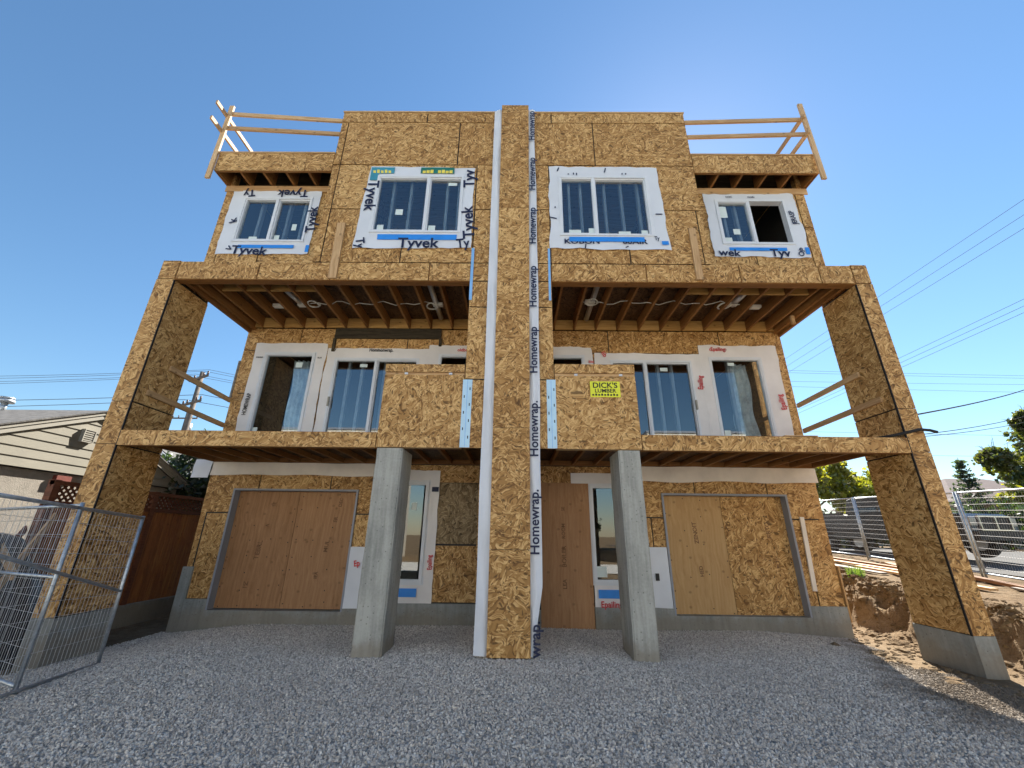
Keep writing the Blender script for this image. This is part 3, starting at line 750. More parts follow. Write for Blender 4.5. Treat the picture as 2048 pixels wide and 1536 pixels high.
box('room_floor', HL + .1, HR - .1, B + .21, 14.99, -.2, 0.0, 'dark_room', house)
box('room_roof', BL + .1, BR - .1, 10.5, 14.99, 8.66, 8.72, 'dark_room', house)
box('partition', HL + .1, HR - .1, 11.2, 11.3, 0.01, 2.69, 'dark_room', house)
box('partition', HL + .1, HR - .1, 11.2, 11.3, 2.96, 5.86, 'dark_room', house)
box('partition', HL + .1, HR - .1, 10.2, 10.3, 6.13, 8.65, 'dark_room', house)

# --- concrete columns under the deck
def column(x0, x1, y0, y1):
    bm = bmesh.new(); bmesh.ops.create_cube(bm, size=1)
    for v in bm.verts: v.co = ((x0+x1)/2 + v.co.x*(x1-x0), (y0+y1)/2 + v.co.y*(y1-y0), 1.22 + v.co.z*3.06)
    ed = [e for e in bm.edges if abs(e.verts[0].co.z - e.verts[1].co.z) > 1]
    bmesh.ops.bevel(bm, geom=ed, offset=.018, segments=2, affect='EDGES')
    long_e = [e for e in bm.edges if abs(e.verts[0].co.z - e.verts[1].co.z) > 1]
    bmesh.ops.subdivide_edges(bm, edges=long_e, cuts=40, use_grid_fill=True)
    for v in bm.verts:
        n = mnoise.noise(v.co*5.0)*0.006 + mnoise.noise(v.co*16)*0.003
        v.co.x += n; v.co.y += mnoise.noise(v.co*6 + Vector((9, 0, 0)))*0.005
    me = bpy.data.meshes.new('concrete_column'); bm.to_mesh(me); bm.free(); box_uv(me)
    me.materials.append(MAT['concrete'])
    o = bpy.data.objects.new('concrete_column', me); COL.objects.link(o); attach(o, house)
column(-2.085, -1.69, A + .012, A + .62); column(1.555, 1.885, A + .012, A + .62)

# --- windows
def window(rect, y, mull, proud=0.035, fw=0.042, stickers=(), open_right=False, depth=0.09, transom=False):
    x0, x1, z0, z1 = rect
    yf = y - proud
    L_ = [(x0, x0 + fw, yf, y + depth, z0, z1), (x1 - fw, x1, yf, y + depth, z0, z1), (x0 + fw, x1 - fw, yf, y + depth, z0, z0 + fw), (x0 + fw, x1 - fw, yf, y + depth, z1 - fw, z1)]
    xm = x0 + (x1 - x0)*mull if mull else None
    if mull: L_.append((xm - fw*.45, xm + fw*.45, yf + .004, y + depth, z0 + fw, z1 - fw))
    wn = boxes('window', L_, 'vinyl', house)
    # thin outer nailing lip gives the frame a double line
    lip = .028
    boxes('frame_lip', [(x0 - lip, x0 - .001, yf + .018, y + .004, z0 - lip, z1 + lip), (x1 + .001, x1 + lip, yf + .018, y + .004, z0 - lip, z1 + lip),
                        (x0 - .001, x1 + .001, yf + .018, y + .004, z0 - lip, z0 - .001), (x0 - .001, x1 + .001, yf + .018, y + .004, z1 + .001, z1 + lip)], 'vinyl', wn)
    bays = [(x0 + fw, xm - fw*.45), (xm + fw*.45, x1 - fw)] if mull else [(x0 + fw, x1 - fw)]
    for k, (a, b) in enumerate(bays):
        sw = .022; dy = .012 + .02*k
        if open_right and k == 1: continue
        boxes('sash', [(a, a + sw, yf + dy, y + .05, z0 + fw, z1 - fw), (b - sw, b, yf + dy, y + .05, z0 + fw, z1 - fw), (a + sw, b - sw, yf + dy, y + .05, z0 + fw, z0 + fw + sw), (a + sw, b - sw, yf + dy, y + .05, z1 - fw - sw, z1 - fw)], 'vinyl', wn)
        box('pane', a + sw, b - sw, y + .012 + dy, y + .018 + dy, z0 + fw + sw, z1 - fw - sw, 'glass', wn)
        for (k2, fx, fz, sw_, sh_) in stickers:
            if k2 != k: continue
            cx = a + sw + (b - a - 2*sw)*fx; cz = z0 + fw + sw + (z1 - z0 - 2*fw - 2*sw)*fz
            box('sticker', cx - sw_/2, cx + sw_/2, y + .008 + dy, y + .011 + dy, cz - sh_/2, cz + sh_/2, 'sticker', wn)
    return wn
def studs(rect, y, xs, w_=.045, zt=None):
    for x in xs: box('stud', x - w_/2, x + w_/2, y, y + .09, rect[2] - .4, rect[3] + .3, 'stud', house)
w1 = window(BUMP_WIN[0], A, .60, stickers=((0, .12, .06, .12, .14), (0, .47, .36, .14, .13), (1, .14, .07, .13, .13), (1, .72, .93, .17, .07)))
w2 = window(BUMP_WIN[1], A, .395, stickers=((0, .38, .05, .22, .08), (0, .92, .06, .11, .13), (1, .52, .04, .22, .08), (1, .92, .05, .12, .11)))
studs(BUMP_WIN[0], A + .16, (-2.45, -2.1, -1.75, -1.38, -1.15), .05); studs(BUMP_WIN[1], A + .16, (1.02, 1.25, 1.72, 2.05, 2.38), .05)
w3 = window(SIDE_WIN[0], S, .50, stickers=((0, .5, .05, .16, .08), (1, .12, .08, .10, .13), (1, .62, .35, .09, .15)))
w4 = window(SIDE_WIN[1], S, .48, stickers=((0, .15, .78, .16, .28), (0, .5, .28, .13, .13), (0, .15, .07, .15, .12)), open_right=True)
studs(SIDE_WIN[0], S + .16, (-5.3, -5.0, -4.72, -4.4), .05); studs(SIDE_WIN[1], S + .16, (4.25, 4.5), .05)
w5 = window(W2[0], B, None, fw=.042, stickers=((0, .72, .90, .14, .12), (0, .07, .18, .10, .14)))
w6 = window(W2[1], B, .50, fw=.042, stickers=((0, .70, .95, .16, .07),))
w7 = window(W2[2], B, None, fw=.042); w8 = window(W2[3], B, None, fw=.042)
w9 = window(W2[4], B, .43, fw=.042, stickers=((1, .42, .94, .16, .08),))
w10 = window(W2[5], B, None, fw=.042, stickers=((0, .42, .96, .14, .07), (0, .1, .2, .12, .14)))
w11 = window(W1[0], B, None, fw=.042, stickers=((0, .55, .76, .10, .14), (0, .1, .08, .14, .16)))
w12 = window(W1[1], B, None, fw=.042, stickers=((0, .22, .08, .18, .18),))
for r_, xs_ in ((W2[1], (-3.7, -3.4, -2.9, -2.6)), (W2[4], (2.3, 2.9, 3.15, 3.45))): studs(r_, B + .2, xs_, .06)
box('door_handle', -3.93, -3.90, B - .075, B - .036, 4.02, 4.22, 'siding_trim', w6); box('door_handle', 3.755, 3.785, B - .075, B - .036, 4.02, 4.22, 'siding_trim', w9)
# loose plastic film hanging inside the two end windows
def film(x0, x1, y, z0, z1):
    nx_, nz_ = 18, 22; vs = []
    for j in range(nz_+1):
        for i in range(nx_+1):
            x = x0 + (x1-x0)*i/nx_; z = z0 + (z1-z0)*j/nz_
            vs.append((x + .03*math.sin(j*.5), y + .05*math.sin(i*1.3 + j*.25) + .04*mnoise.noise(Vector((x*5, z*2, 1))), z))
    fs = [(j*(nx_+1)+i, j*(nx_+1)+i+1, (j+1)*(nx_+1)+i+1, (j+1)*(nx_+1)+i) for j in range(nz_) for i in range(nx_)]
    mesh_obj('plastic_film', vs, fs, 'plastic_sheet', house, uv=False, smooth=True)
film(-4.98, -4.6, B + .35, 3.0, 5.2); film(4.75, 5.2, B + .35, 3.0, 5.2)
box('stud', 4.72, 4.79, B + .28, B + .36, 2.97, 5.5, 'stud', house)

# --- house-wrap flashing round the windows (irregular, hand cut)
def wrap(outer, inner, y, mat='wrap', jag=.018, seed=0, corners=None, skip_bottom=False):
    rr = random.Random(seed)
    ox0, ox1, oz0, oz1 = outer; ix0, ix1, iz0, iz1 = inner
    oc = [(ox0, oz0), (ox1, oz0), (ox1, oz1), (ox0, oz1)]
    if corners:
        for k, (dx, dz) in corners.items(): oc[k] = (oc[k][0] + dx, oc[k][1] + dz)
    ic = [(ix0, iz0), (ix1, iz0), (ix1, iz1), (ix0, iz1)]
    n, rows = 16, 4; ring_o, ring_i = [], []
    for e in range(4):
        (ax, az), (bx_, bz) = oc[e], oc[(e+1) % 4]; (cx, cz), (dx, dz) = ic[e], ic[(e+1) % 4]
        for k in range(n):
            t = k/n; j = jag*(rr.random() - .5)*(0.4 if k in (0,) else 1) + jag*1.2*mnoise.noise(Vector((e*3.1 + t*4, seed*1.7, 0)))
            px, pz = ax + (bx_-ax)*t, az + (bz-az)*t
            if e in (0, 2): pz += j
            else: px += j
            ring_o.append((px, pz)); ring_i.append((cx + (dx-cx)*t, cz + (dz-cz)*t))
    vs, fs = [], []; m = len(ring_o)
    for r in range(rows + 1):
        f = r/rows
        for (o_, i_) in zip(ring_o, ring_i):
            x = o_[0] + (i_[0]-o_[0])*f; z = o_[1] + (i_[1]-o_[1])*f
            d = .010 + .007*mnoise.noise(Vector((x*3.5, z*3.5, seed))) + .006*mnoise.noise(Vector((x*11, z*9, seed))) + (.004 if r == 0 else 0)
            vs.append((x, y - .006 - max(d, .001), z))
    for r in range(rows):
        for k in range(m):
            if skip_bottom and k < n: continue
            fs.append((r*m + k, r*m + (k+1) % m, (r+1)*m + (k+1) % m, (r+1)*m + k))
    return mesh_obj('house_wrap', vs, fs, mat, house, uv=False, smooth=True)
def tape(name, x0, x1, z0, z1, y, mat, parent=house, lean=0.0):
    vs = [(x0 + lean, y, z0), (x1 + lean, y, z0), (x1, y, z1), (x0, y, z1)]; vs += [(a, b + .002, c) for a, b, c in vs]
    return mesh_obj(name, vs, [(0, 1, 2, 3), (7, 6, 5, 4), (0, 4, 5, 1), (1, 5, 6, 2), (2, 6, 7, 3), (3, 7, 4, 0)], mat, parent, uv=True)
def infl(r, d): return (r[0]-d, r[1]+d, r[2]-d, r[3]+d)
YA = A - .032
ha = wrap((-2.92, -0.83, 6.42, 8.34), infl(BUMP_WIN[0], -.005), A, seed=1, corners={0: (-.07, -.03), 3: (.02, .03)})
tape('blue_tape', -2.56, -1.10, 6.58, 6.70, YA, 'tape_blue', ha); tape('green_patch', -2.88, -2.42, 8.175, 8.335, YA, 'patch_teal', ha); tape('green_patch', -1.90, -1.24, 8.18, 8.335, YA, 'patch_green', ha)
tape('green_patch', -2.88, -2.72, 8.0, 8.175, YA - .001, 'patch_teal', ha)
for i in range(5): tape('yellow_print', -2.84 + .075*i, -2.79 + .075*i, 8.185, 8.25 + .02*(i % 2), YA - .002, 'ink_yellow', ha, .01)
for i in range(8):
    if i != 3: tape('yellow_print', -1.86 + .075*i, -1.80 + .075*i, 8.185, 8.25 + .012*(i % 3), YA - .002, 'ink_yellow', ha)
YT = YA - .003
text('Tyvek', .30, -1.80, YT, 6.50, 0, 'ink', ha); text('Ty', .28, -.98, YT, 6.50, 8, 'ink', ha, .8); text('Tyvek', .30, -2.80, YT, 7.62, -90, 'ink', ha, 1.0)
text('Tyvek', .30, -.90, YT, 6.98, 96, 'ink', ha); text('Tyv', .30, -.93, YT, 8.05, 92, 'ink', ha); text('Ty', .22, -2.86, YT, 6.50, -80, 'ink', ha)
hb = wrap((0.63, 2.74, 6.42, 8.36), infl(BUMP_WIN[1], -.005), A, seed=2, jag=.03, corners={0: (-.03, 0), 1: (.05, -.03), 3: (-.01, .02)})
tape('blue_tape', 0.96, 2.33, 6.56, 6.665, YA - .004, 'tape_blue', hb); tape('blue_tape', 2.64, 2.76, 6.50, 6.58, YA - .004, 'tape_blue', hb)
text('KOBON', .15, 1.19, YT, 6.56, 0, 'ink', hb, 1.2); text('60AIR', .15, 2.15, YT, 6.56, 0, 'ink', hb, 1.2); text('Ty', .12, 2.56, YT, 6.64, 0, 'ink', hb, .7)
for (x, z, a, s_) in ((.80, 8.30, 70, .10), (1.72, 8.28, 75, .12), (2.66, 7.20, 0, .13), (.68, 7.1, -15, .13), (1.25, 6.46, 80, .09), (1.0, 8.18, 0, .03), (1.1, 8.19, 90, .05), (1.16, 8.18, 90, .06), (2.0, 6.45, 30, .06), (.72, 7.35, 90, .04), (2.05, 8.19, 80, .04), (2.12, 8.19, 80, .04)):
    vs_, fs_, _ = bar_geo((x - s_/2*math.cos(R(a)), YT, z - s_/2*math.sin(R(a))), (x + s_/2*math.cos(R(a)), YT, z + s_/2*math.sin(R(a))), .022, .002, up=(0, 1, 0)); mesh_obj('lettering_fragment', vs_, fs_, 'ink', hb, uv=False)
YS = S - .032
hc = wrap((-5.86, -4.02, 6.58, 8.14), infl(SIDE_WIN[0], -.005), S, seed=3, corners={0: (.03, -.02), 1: (-.02, 0)})
tape('blue_tape', -5.42, -4.33, 6.70, 6.775, YS - .003, 'tape_blue', hc); tape('blue_tape', -4.10, -4.03, 6.62, 6.78, YS + .004, 'tape_blue', hc)
YT = YS - .004
text('Tyvek', .27, -4.60, YT, 8.075, 180, 'ink', hc, .95); text('Ty', .25, -5.50, YT, 8.07, 190, 'ink', hc, .9)
text('Tyvek', .27, -5.18, YT, 6.635, -3, 'ink', hc, 1.05); text('Tyvek', .27, -4.09, YT, 7.40, 94, 'ink', hc, .95); text('k', .22, -5.66, YT, 7.36, 110, 'ink', hc); text('>', .20, -5.58, YT, 6.68, -30, 'ink', hc)
hd = wrap((3.80, 5.62, 6.60, 8.13), infl(SIDE_WIN[1], -.005), S, seed=4, jag=.03, corners={1: (.02, -.03)})
tape('blue_tape', 4.10, 5.20, 6.71, 6.785, YS - .003, 'tape_blue', hd); tape('blue_tape', 5.55, 5.63, 6.64, 6.80, YS + .002, 'tape_blue', hd)
text('wek', .22, 4.08, YT, 6.655, -3, 'ink', hd, 1.1); text('Tyv', .24, 5.05, YT, 6.655, 0, 'ink', hd, 1.05); text('OP', .15, 5.47, YT, 6.68, 70, 'ink', hd)
text('JERASP', .14, 5.49, YT, 7.52, 94, 'ink', hd, .8); text('COC', .06, 4.30, YT, 8.03, 0, 'ink', hd); text('CORI', .06, 4.75, YT, 8.03, 0, 'ink', hd)
# second storey
YB = B - .034
he = wrap((-5.74, -4.16, 3.0, 5.47), infl(W2[0], -.005), B, 'wrap_warm', seed=5); text('HOMEWRAP', .12, -5.63, YB, 4.05, 88, 'ink_black', he, .7)
text('====', .08, -5.60, YB, 5.12, 0, 'ink_black', he, .8); text('=-=', .08, -4.28, YB, 5.12, 0, 'ink_black', he, .8)
hf = wrap((-4.13, -1.86, 3.0, 5.36), infl(W2[1], -.005), B - .004, 'wrap_warm', seed=6); text('Hommonwrap.', .12, -2.95, B - .040, 5.315, 0, 'ink_black', hf, .72); text('My', .09, -4.0, B - .04, 5.33, 0, 'ink_black', hf)
hg = wrap((-1.90, -0.80, 4.4, 5.45), infl(W2[2], -.005), B - .008, 'wrap_warm', seed=7); text('oldbo', .10, -1.16, B - .046, 5.33, 0, 'ink_red', hg)
hh = wrap((0.63, 1.75, 4.4, 5.46), infl(W2[3], -.005), B - .008, 'wrap_warm', seed=8, corners={2: (-.10, -.05)}); text('ilito', .08, 1.64, B - .046, 5.08, 0, 'ink_red', hh)
hi = wrap((1.72, 4.03, 3.0, 5.24), infl(W2[4], -.005), B - .004, 'wrap_warm', seed=9, corners={3: (0, .06), 2: (0, .04)}); text('Epailing', .15, 3.93, B - .042, 4.62, 84, 'ink_red', hi, .7); text('lib', .14, 1.93, B - .042, 5.26, -60, 'ink_red', hi)
hj = wrap((3.99, 5.70, 3.0, 5.50), infl(W2[5], -.005), B - .008, 'wrap_warm', seed=10, corners={1: (-.05, 0)}); text('‹Epailing›', .13, 4.42, B - .046, 5.40, 0, 'ink_red', hj, .8); text('Epailing', .16, 5.56, B - .046, 4.20, 97, 'ink_red', hj, .7)
# ground floor
hk = wrap((-2.42, -1.46, 0.36, 2.72), infl(W1[0], -.005), B, 'wrap_warm', seed=12, jag=.012); tape('blue_tape', -2.12, -1.74, .48, .62, YB - .003, 'tape_blue', hk)
tape('dark_tape', -1.60, -1.47, 2.31, 2.40, YB - .003, 'ink', hk); text('Epailing', .12, -1.54, YB - .002, 1.05, 94, 'ink_red', hk, .7)
hl = wrap((1.452, 2.3, 0.35, 2.56), infl(W1[1], -.005), B, 'wrap_warm', seed=13, jag=.012); tape('blue_tape', 1.52, 2.02, .50, .64, YB - .003, 'tape_blue', hl); text('Epailing', .14, 1.74, YB - .002, .40, 0, 'ink_red', hl, .9)
def flap(name, x0, x1, z0, z1, y, mat='wrap', seed=0, n=26, m=6, amp=.02, drop=0.0):
    vs = []
    for j in range(m+1):
        for i in range(n+1):
            x = x0 + (x1-x0)*i/n; t = j/m
            zt = z1 + .02*mnoise.noise(Vector((x*1.3, seed, 2))); zb = z0 + .035*mnoise.noise(Vector((x*1.1, seed, 7))) + drop*abs(2*i/n - 1)
            z = zb + (zt-zb)*t
            vs.append((x, y - amp*(.7 + mnoise.noise(Vector((x*1.6, z*5, seed)))) - amp*1.2*(1-t)*abs(mnoise.noise(Vector((x*3.1, 0, seed)))), z))
    fs = [(j*(n+1)+i, j*(n+1)+i+1, (j+1)*(n+1)+i+1, (j+1)*(n+1)+i) for j in range(m) for i in range(n)]
    return mesh_obj(name, vs, fs, mat, house, uv=False, smooth=True)
flap('house_wrap', -6.0, -2.25, 2.59, 2.835, B - .02, 'wrap_cream', 21, n=60, amp=.03); flap('house_wrap', 2.02, 5.9, 2.55, 2.835, B - .02, 'wrap_cream', 22, n=60, amp=.03)
flap('house_wrap', 1.10, 2.02, 2.50, 2.70, B - .025, 'wrap_warm', 23, n=14, amp=.015)
lo = flap('house_wrap', -6.33, -6.0, 2.52, 2.88, B - .03, 'wrap', 24, n=8, amp=.05)
flap('house_wrap', -3.02, -2.66, 0.29, 1.30, B - .035, 'wrap', 25, n=8, m=12, amp=.012); flap('house_wrap', 2.45, 2.82, 0.36, 1.36, B - .035, 'wrap', 26, n=8, m=12, amp=.012)
box('outlet_hole', 2.56, 2.62, B - .075, B - .05, .80, .92, 'ink_black', house)
text('Ep', .14, -2.86, B - .075, 1.02, 10, 'ink_red', house, .8)
# long wrap strips that hang beside the fin
def strip(xa, xb, name='house_wrap'):
    n = 150; m = 6; vs = []
    for j in range(n+1):
        t = j/n; z = 0.10 + 9.80*t
        x0, x1 = xa(t), xb(t)
        for i in range(m+1):
            f = i/m; x = x0 + (x1-x0)*f
            vs.append((x, A - .055 - .035*mnoise.noise(Vector((f*2.0 + z*.4, z*1.6, xa(0)*9))) - .018*mnoise.noise(Vector((f*5.0 - z*1.5, z*4.5, xa(0)*9))) - .02*math.sin(f*3.1), z))
    fs = [(j*(m+1)+i, j*(m+1)+i+1, (j+1)*(m+1)+i+1, (j+1)*(m+1)+i) for j in range(n) for i in range(m)]
    return mesh_obj(name, vs, fs, 'wrap', house, uv=False, smooth=True)
nz = lambda t, s: mnoise.noise(Vector((t*6, s, 0)))
strip(lambda t: -.505 + .02*t + .012*nz(t, 1), lambda t: CL + .03)
rs_ = strip(lambda t: CR - .02, lambda t: min(.385, .255 + 1.6*t) - .035*ss(.35, 1.0, t) + .02*nz(t, 3))
for z, s_ in ((.30, 'wrap.'), (1.72, 'Homewrap.'), (3.05, 'Homewrap.'), (4.35, 'Homewrap'), (5.55, 'Homewrap'), (6.85, 'Homewrap'), (8.1, 'Homewrap'), (9.4, 'Homewrap')):
    text(s_, .185, .288, A - .115, z, 90, 'ink', rs_, .98)
# tapes and blue foil on the wing panels, sign
tape('blue_tape', -.815, -.765, 5.33, 6.42, A - .012, 'tape_pale', house); tape('blue_tape', .565, .605, 5.33, 6.42, A - .012, 'tape_pale', house)
f1 = tape('foil_strip', -.835, -.685, 2.765, 3.86, A - .012, 'foil_blue'); f2 = tape('foil_strip', .495, .64, 2.765, 3.87, A - .012, 'foil_blue')
for f_, xc in ((f1, -.76), (f2, .567)):
    tape('fold_line', xc - .004, xc + .004, 2.77, 3.855, A - .0135, 'tape_pale', f_)
    for k in range(7): tape('print_mark', xc + (-.05 if k % 2 else .035), xc + (-.035 if k % 2 else .05), 2.9 + .13*k, 2.945 + .13*k, A - .0135, 'ink', f_)
sg = box('yellow_sign', 1.185, 1.655, A - .017, A - .005, 3.585, 3.845, 'sign_yellow', house, label='small yellow sign with black lettering')
text("DICK'S", .125, 1.42, A - .019, 3.775, 0, 'ink_black', sg, 1.05); text('LUMBER', .088, 1.42, A - .019, 3.685, 0, 'ink_black', sg, 1.05)
for k in range(9): tape('print_mark', 1.21 + .047*k, 1.24 + .047*k, 3.605, 3.632 + .008*(k % 2), A - .0190, 'ink_black', sg)
# battens
bar('batten', (-3.245, A - .022, 5.74), (-3.265, A - .022, 6.95), .04, .145, 'lumber', house, up=(1, 0, 0))
bar('batten', (3.215, A - .022, 5.76), (3.225, A - .022, 6.87), .04, .12, 'lumber', house, up=(1, 0, 0))
bar('batten', (5.385, B - .022, .66), (5.44, B - .022, 1.92), .025, .075, 'wrap_cream', house, up=(1, 0, 0))

# --- guard rails
def guard(sgn):
    x = -6.075 if sgn < 0 else 5.955
    zt, zb = (10.03, 8.03) if sgn < 0 else (10.15, 8.08)
    gp = bar('guard_post', (x, A - .035, zb), (x, A - .035, zt), .09, .04, 'lumber', house, up=(0, 1, 0))
    xe = BL - .005 if sgn < 0 else BR + .005
    za = ((9.85, 9.69), (9.44, 9.31)) if sgn < 0 else ((9.75, 9.68), (9.33, 9.26))
    for (z1_, z2_) in za: bar('guard_rail', (x + .0, A + .005, z1_), (xe, A + .03, z2_), .038, .088, 'lumber', house)
    xs_ = x + .0
    y0 = 5.74 if sgn < 0 else A - .1
    for z in (9.73, 9.29): bar('guard_rail', (xs_ - .045*1, y0, z), (xs_ - .045, 9.4, z + .02), .038, .088, 'lumber', house)
    for y in (9.2,): bar('guard_post', (xs_, y, 8.2), (xs_, y, 9.95), .04, .09, 'lumber', house, up=(0, 1, 0))
guard(-1); guard(1)
def balcony_rail(sgn):
    x = XL1 + .022 if sgn < 0 else XR1 - .022
    for z, ys in ((4.14, 6.55), (3.60, 6.28)):
        bar('balcony_rail', (x, ys, z + .06), (x - .0*sgn, B + .02, z), .038, .089, 'lumber', house)
    xw = HL - .02 if sgn < 0 else HR + .02
    if sgn < 0: bar('rail_post', (xw, B + .03, 4.12), (xw, B + .03, 5.05), .04, .06, 'weathered', house, up=(0, 1, 0))
balcony_rail(-1); balcony_rail(1)
# black drainage hose strapped round the right tower
tube('black_hose', [(5.55, 6.30, 3.00), (5.80, 6.10, 3.03), (5.93, 6.04, 3.06), (6.10, 6.03, 3.10), (6.25, 6.03, 3.09), (6.36, 6.04, 3.065)], .022, 'rubber', house, seg=8)
box('scrap_wood', 4.1, 4.6, A + .0, A + .09, 2.994, 3.006, 'lumber', house)

# ------------------------------------------------------------------ neighbour's garage on the left
def neighbour():
    X, YR, ZR, SL = -9.5, 9.03, 4.02, 0.43
    g = thing('neighbour_garage', (-12.5, 9.0, -.2), 'low beige garage with lap siding gable and stucco wall beyond the cedar fence', 'garage')
    ye0, ye1 = YR - 3.05, YR + 3.05
    box('stucco_wall', -17, X - .07, ye0 + .25, ye1 - .25, -.4, 2.66, 'stucco', g)
    zb = 2.66
    for k in range(8):
        z0 = zb + .185*k; z1 = z0 + .20
        half0 = (ZR - .10 - z0)/SL; half1 = max(.0, (ZR - .10 - z1)/SL)
        if half0 <= .05: break
        vs = [(X + .022, YR - half0, z0), (X + .022, YR + half0, z0), (X + .004, YR + half1, z1), (X + .004, YR - half1, z1)]
        vs += [(X - .02, y, z) for (x, y, z) in vs]
        mesh_obj('siding_board', vs, [(0, 1, 2, 3), (7, 6, 5, 4), (0, 4, 5, 1), (1, 5, 6, 2), (2, 6, 7, 3), (3, 7, 4, 0)], 'siding', g)
    core_ = [(X - .03, YR - 3.1, zb - .02), (X - .03, YR + 3.1, zb - .02), (X - .03, YR, ZR)]; core_ += [(-17, y, z) for _, y, z in core_]
    mesh_obj('gable_core', core_, [(0, 1, 2), (5, 4, 3), (0, 3, 4, 1), (1, 4, 5, 2), (2, 5, 3, 0)], 'black_trim', g)
    for s in (-1, 1):
        e = (YR + s*3.35, ZR - SL*3.35)
        bar('rake_board', (X + .05, e[0], e[1] - .03), (X + .05, YR, ZR - .03), .03, .11, 'siding_trim', g)
        bar('rake_board', (X + .075, e[0], e[1] + .05), (X + .075, YR, ZR + .05), .025, .07, 'siding_trim', g)
        vs = [(X + .12, e[0], e[1] + .09), (X + .12, YR, ZR + .09), (-17.3, YR, ZR + .09), (-17.3, e[0], e[1] + .09)]; vs += [(a, b, c + .03) for a, b, c in vs]
        mesh_obj('roof', vs, [(3, 2, 1, 0), (4, 5, 6, 7), (0, 1, 5, 4), (1, 2, 6, 5), (2, 3, 7, 6), (3, 0, 4, 7)], 'shingle', g)
    vn = boxes('gable_vent', [(X + .02, X + .10, 8.68, 8.70, 3.36, 3.60), (X + .02, X + .10, 8.92, 8.94, 3.36, 3.60), (X + .02, X + .10, 8.68, 8.94, 3.60, 3.62), (X + .02, X + .10, 8.68, 8.94, 3.34, 3.36)], 'siding_trim', g)
    for k in range(5): box('louver', X + .05, X + .09, 8.70, 8.92, 3.375 + .045*k, 3.40 + .045*k, 'siding_trim', vn)
    rv = tube('roof_vent', [(-11.75, 8.9, 4.0), (-11.75, 8.9, 4.28)], .06, 'galv', g, seg=12)
    tube('vent_cap', [(-11.75, 8.9, 4.27), (-11.75, 8.9, 4.33)], .15, 'galv', rv, seg=12); tube('vent_cap', [(-11.75, 8.9, 4.36), (-11.75, 8.9, 4.39)], .13, 'galv', rv, seg=12)
    box('flower_box', X - .08, X + .02, 8.55, 8.85, 2.42, 2.60, 'red_brown', g)
neighbour()

# ------------------------------------------------------------------ cedar fence with lattice top
def cedar_fence():
    X = -7.5; y0, y1 = 6.72, 13.5
    f = thing('cedar_fence', (X, 9.5, -.3), 'reddish cedar board fence with lattice top on a concrete curb', 'fence')
    box('concrete_curb', X - .08, X + .10, y0, y1, -.5, .20, 'concrete_base', f)
    y = y0 + .02; 
    while y < y1 - .15:
        o = box('plank', X - .012 + random.uniform(-.004, .004), X + .012 + random.uniform(-.003, .004), y, y + .132, .205, 1.90 + random.uniform(-.01, .01), 'cedar', f); y += .145
    for yy in (y0 + .05, 8.75, 10.7, 12.6): box('post', X - .06, X + .05, yy - .05, yy + .05, .2, 2.30, 'cedar_dark', f)
    box('rail', X - .03, X + .04, y0, y1, 1.90, 1.975, 'cedar_dark', f); box('rail', X - .035, X + .045, y0, y1, 2.225, 2.29, 'cedar_dark', f)
    geo = []
    n = int((y1 - y0)/.105)
    for k in range(-3, n):
        for s in (1, -1):
            ya, yb = y0 + k*.105, y0 + k*.105 + .25
            pa, pb = ((X + .006*s, ya, 1.975), (X + .006*s, yb, 2.225)) if s > 0 else ((X + .006*s, ya, 2.225), (X + .006*s, yb, 1.975))
            if ya < y0 or yb > y1: continue
            v_, f_, _ = bar_geo(pa, pb, .010, .034, up=(0, 0, 1)); geo.append((v_, f_))
    v_, f_ = merge(geo); mesh_obj('lattice', v_, f_, 'cedar_dark', f, kind='stuff')
cedar_fence()

# ------------------------------------------------------------------ heap behind the left mesh panel
def heap():
    t = thing('tarp_heap', (-7.4, 5.6, -.2), 'heap under a crumpled black tarp behind the left mesh panel', 'tarp')
    n, m = 46, 46; vs = []
    for j in range(m+1):
        for i in range(n+1):
            x = -9.1 + 2.55*i/n; y = 4.3 + 3.0*j/m
            e = min(i, n-i)/(n*.28), min(j, m-j)/(m*.28); e = min(1, e[0])*min(1, e[1])
            z = -.2 + 1.75*(e**.7)*(0.82 + .3*mnoise.noise(Vector((x*1.4, y*1.4, 2)))) + .10*e*mnoise.noise(Vector((x*5, y*5, 0)))
            vs.append((x, y, z))
    fs = [(j*(n+1)+i, j*(n+1)+i+1, (j+1)*(n+1)+i+1, (j+1)*(n+1)+i) for j in range(m) for i in range(n)]
    mesh_obj('tarp', vs, fs, 'tarp_black', t, uv=False, smooth=True)
    look = [((-6.75, 5.2, -.1), (-7.6, 6.7, 1.55), 'red_brown', 'red-brown board leaning on the black heap'), ((-6.75, 4.9, .0), (-8.1, 5.9, 1.75), 'cedar_dark', 'dark cedar board lying across the black heap'),
            ((-6.7, 5.6, .2), (-7.1, 6.6, 1.75), 'lumber', 'pale board standing at the right of the black heap'), ((-6.62, 5.0, .55), (-7.9, 5.2, 1.1), 'weathered', 'grey weathered board low across the heap front'),
            ((-6.60, 5.9, .95), (-7.6, 6.3, 1.5), 'lumber', 'short pale board on top of the heap'), ((-6.65, 4.7, .1), (-7.1, 5.0, 1.05), 'weathered', 'short grey board upright before the heap')]
    for p, q, m_, lb in look: tag(bar('loose_board', p, q, .03, .11, m_, None), lb, 'board')
heap()

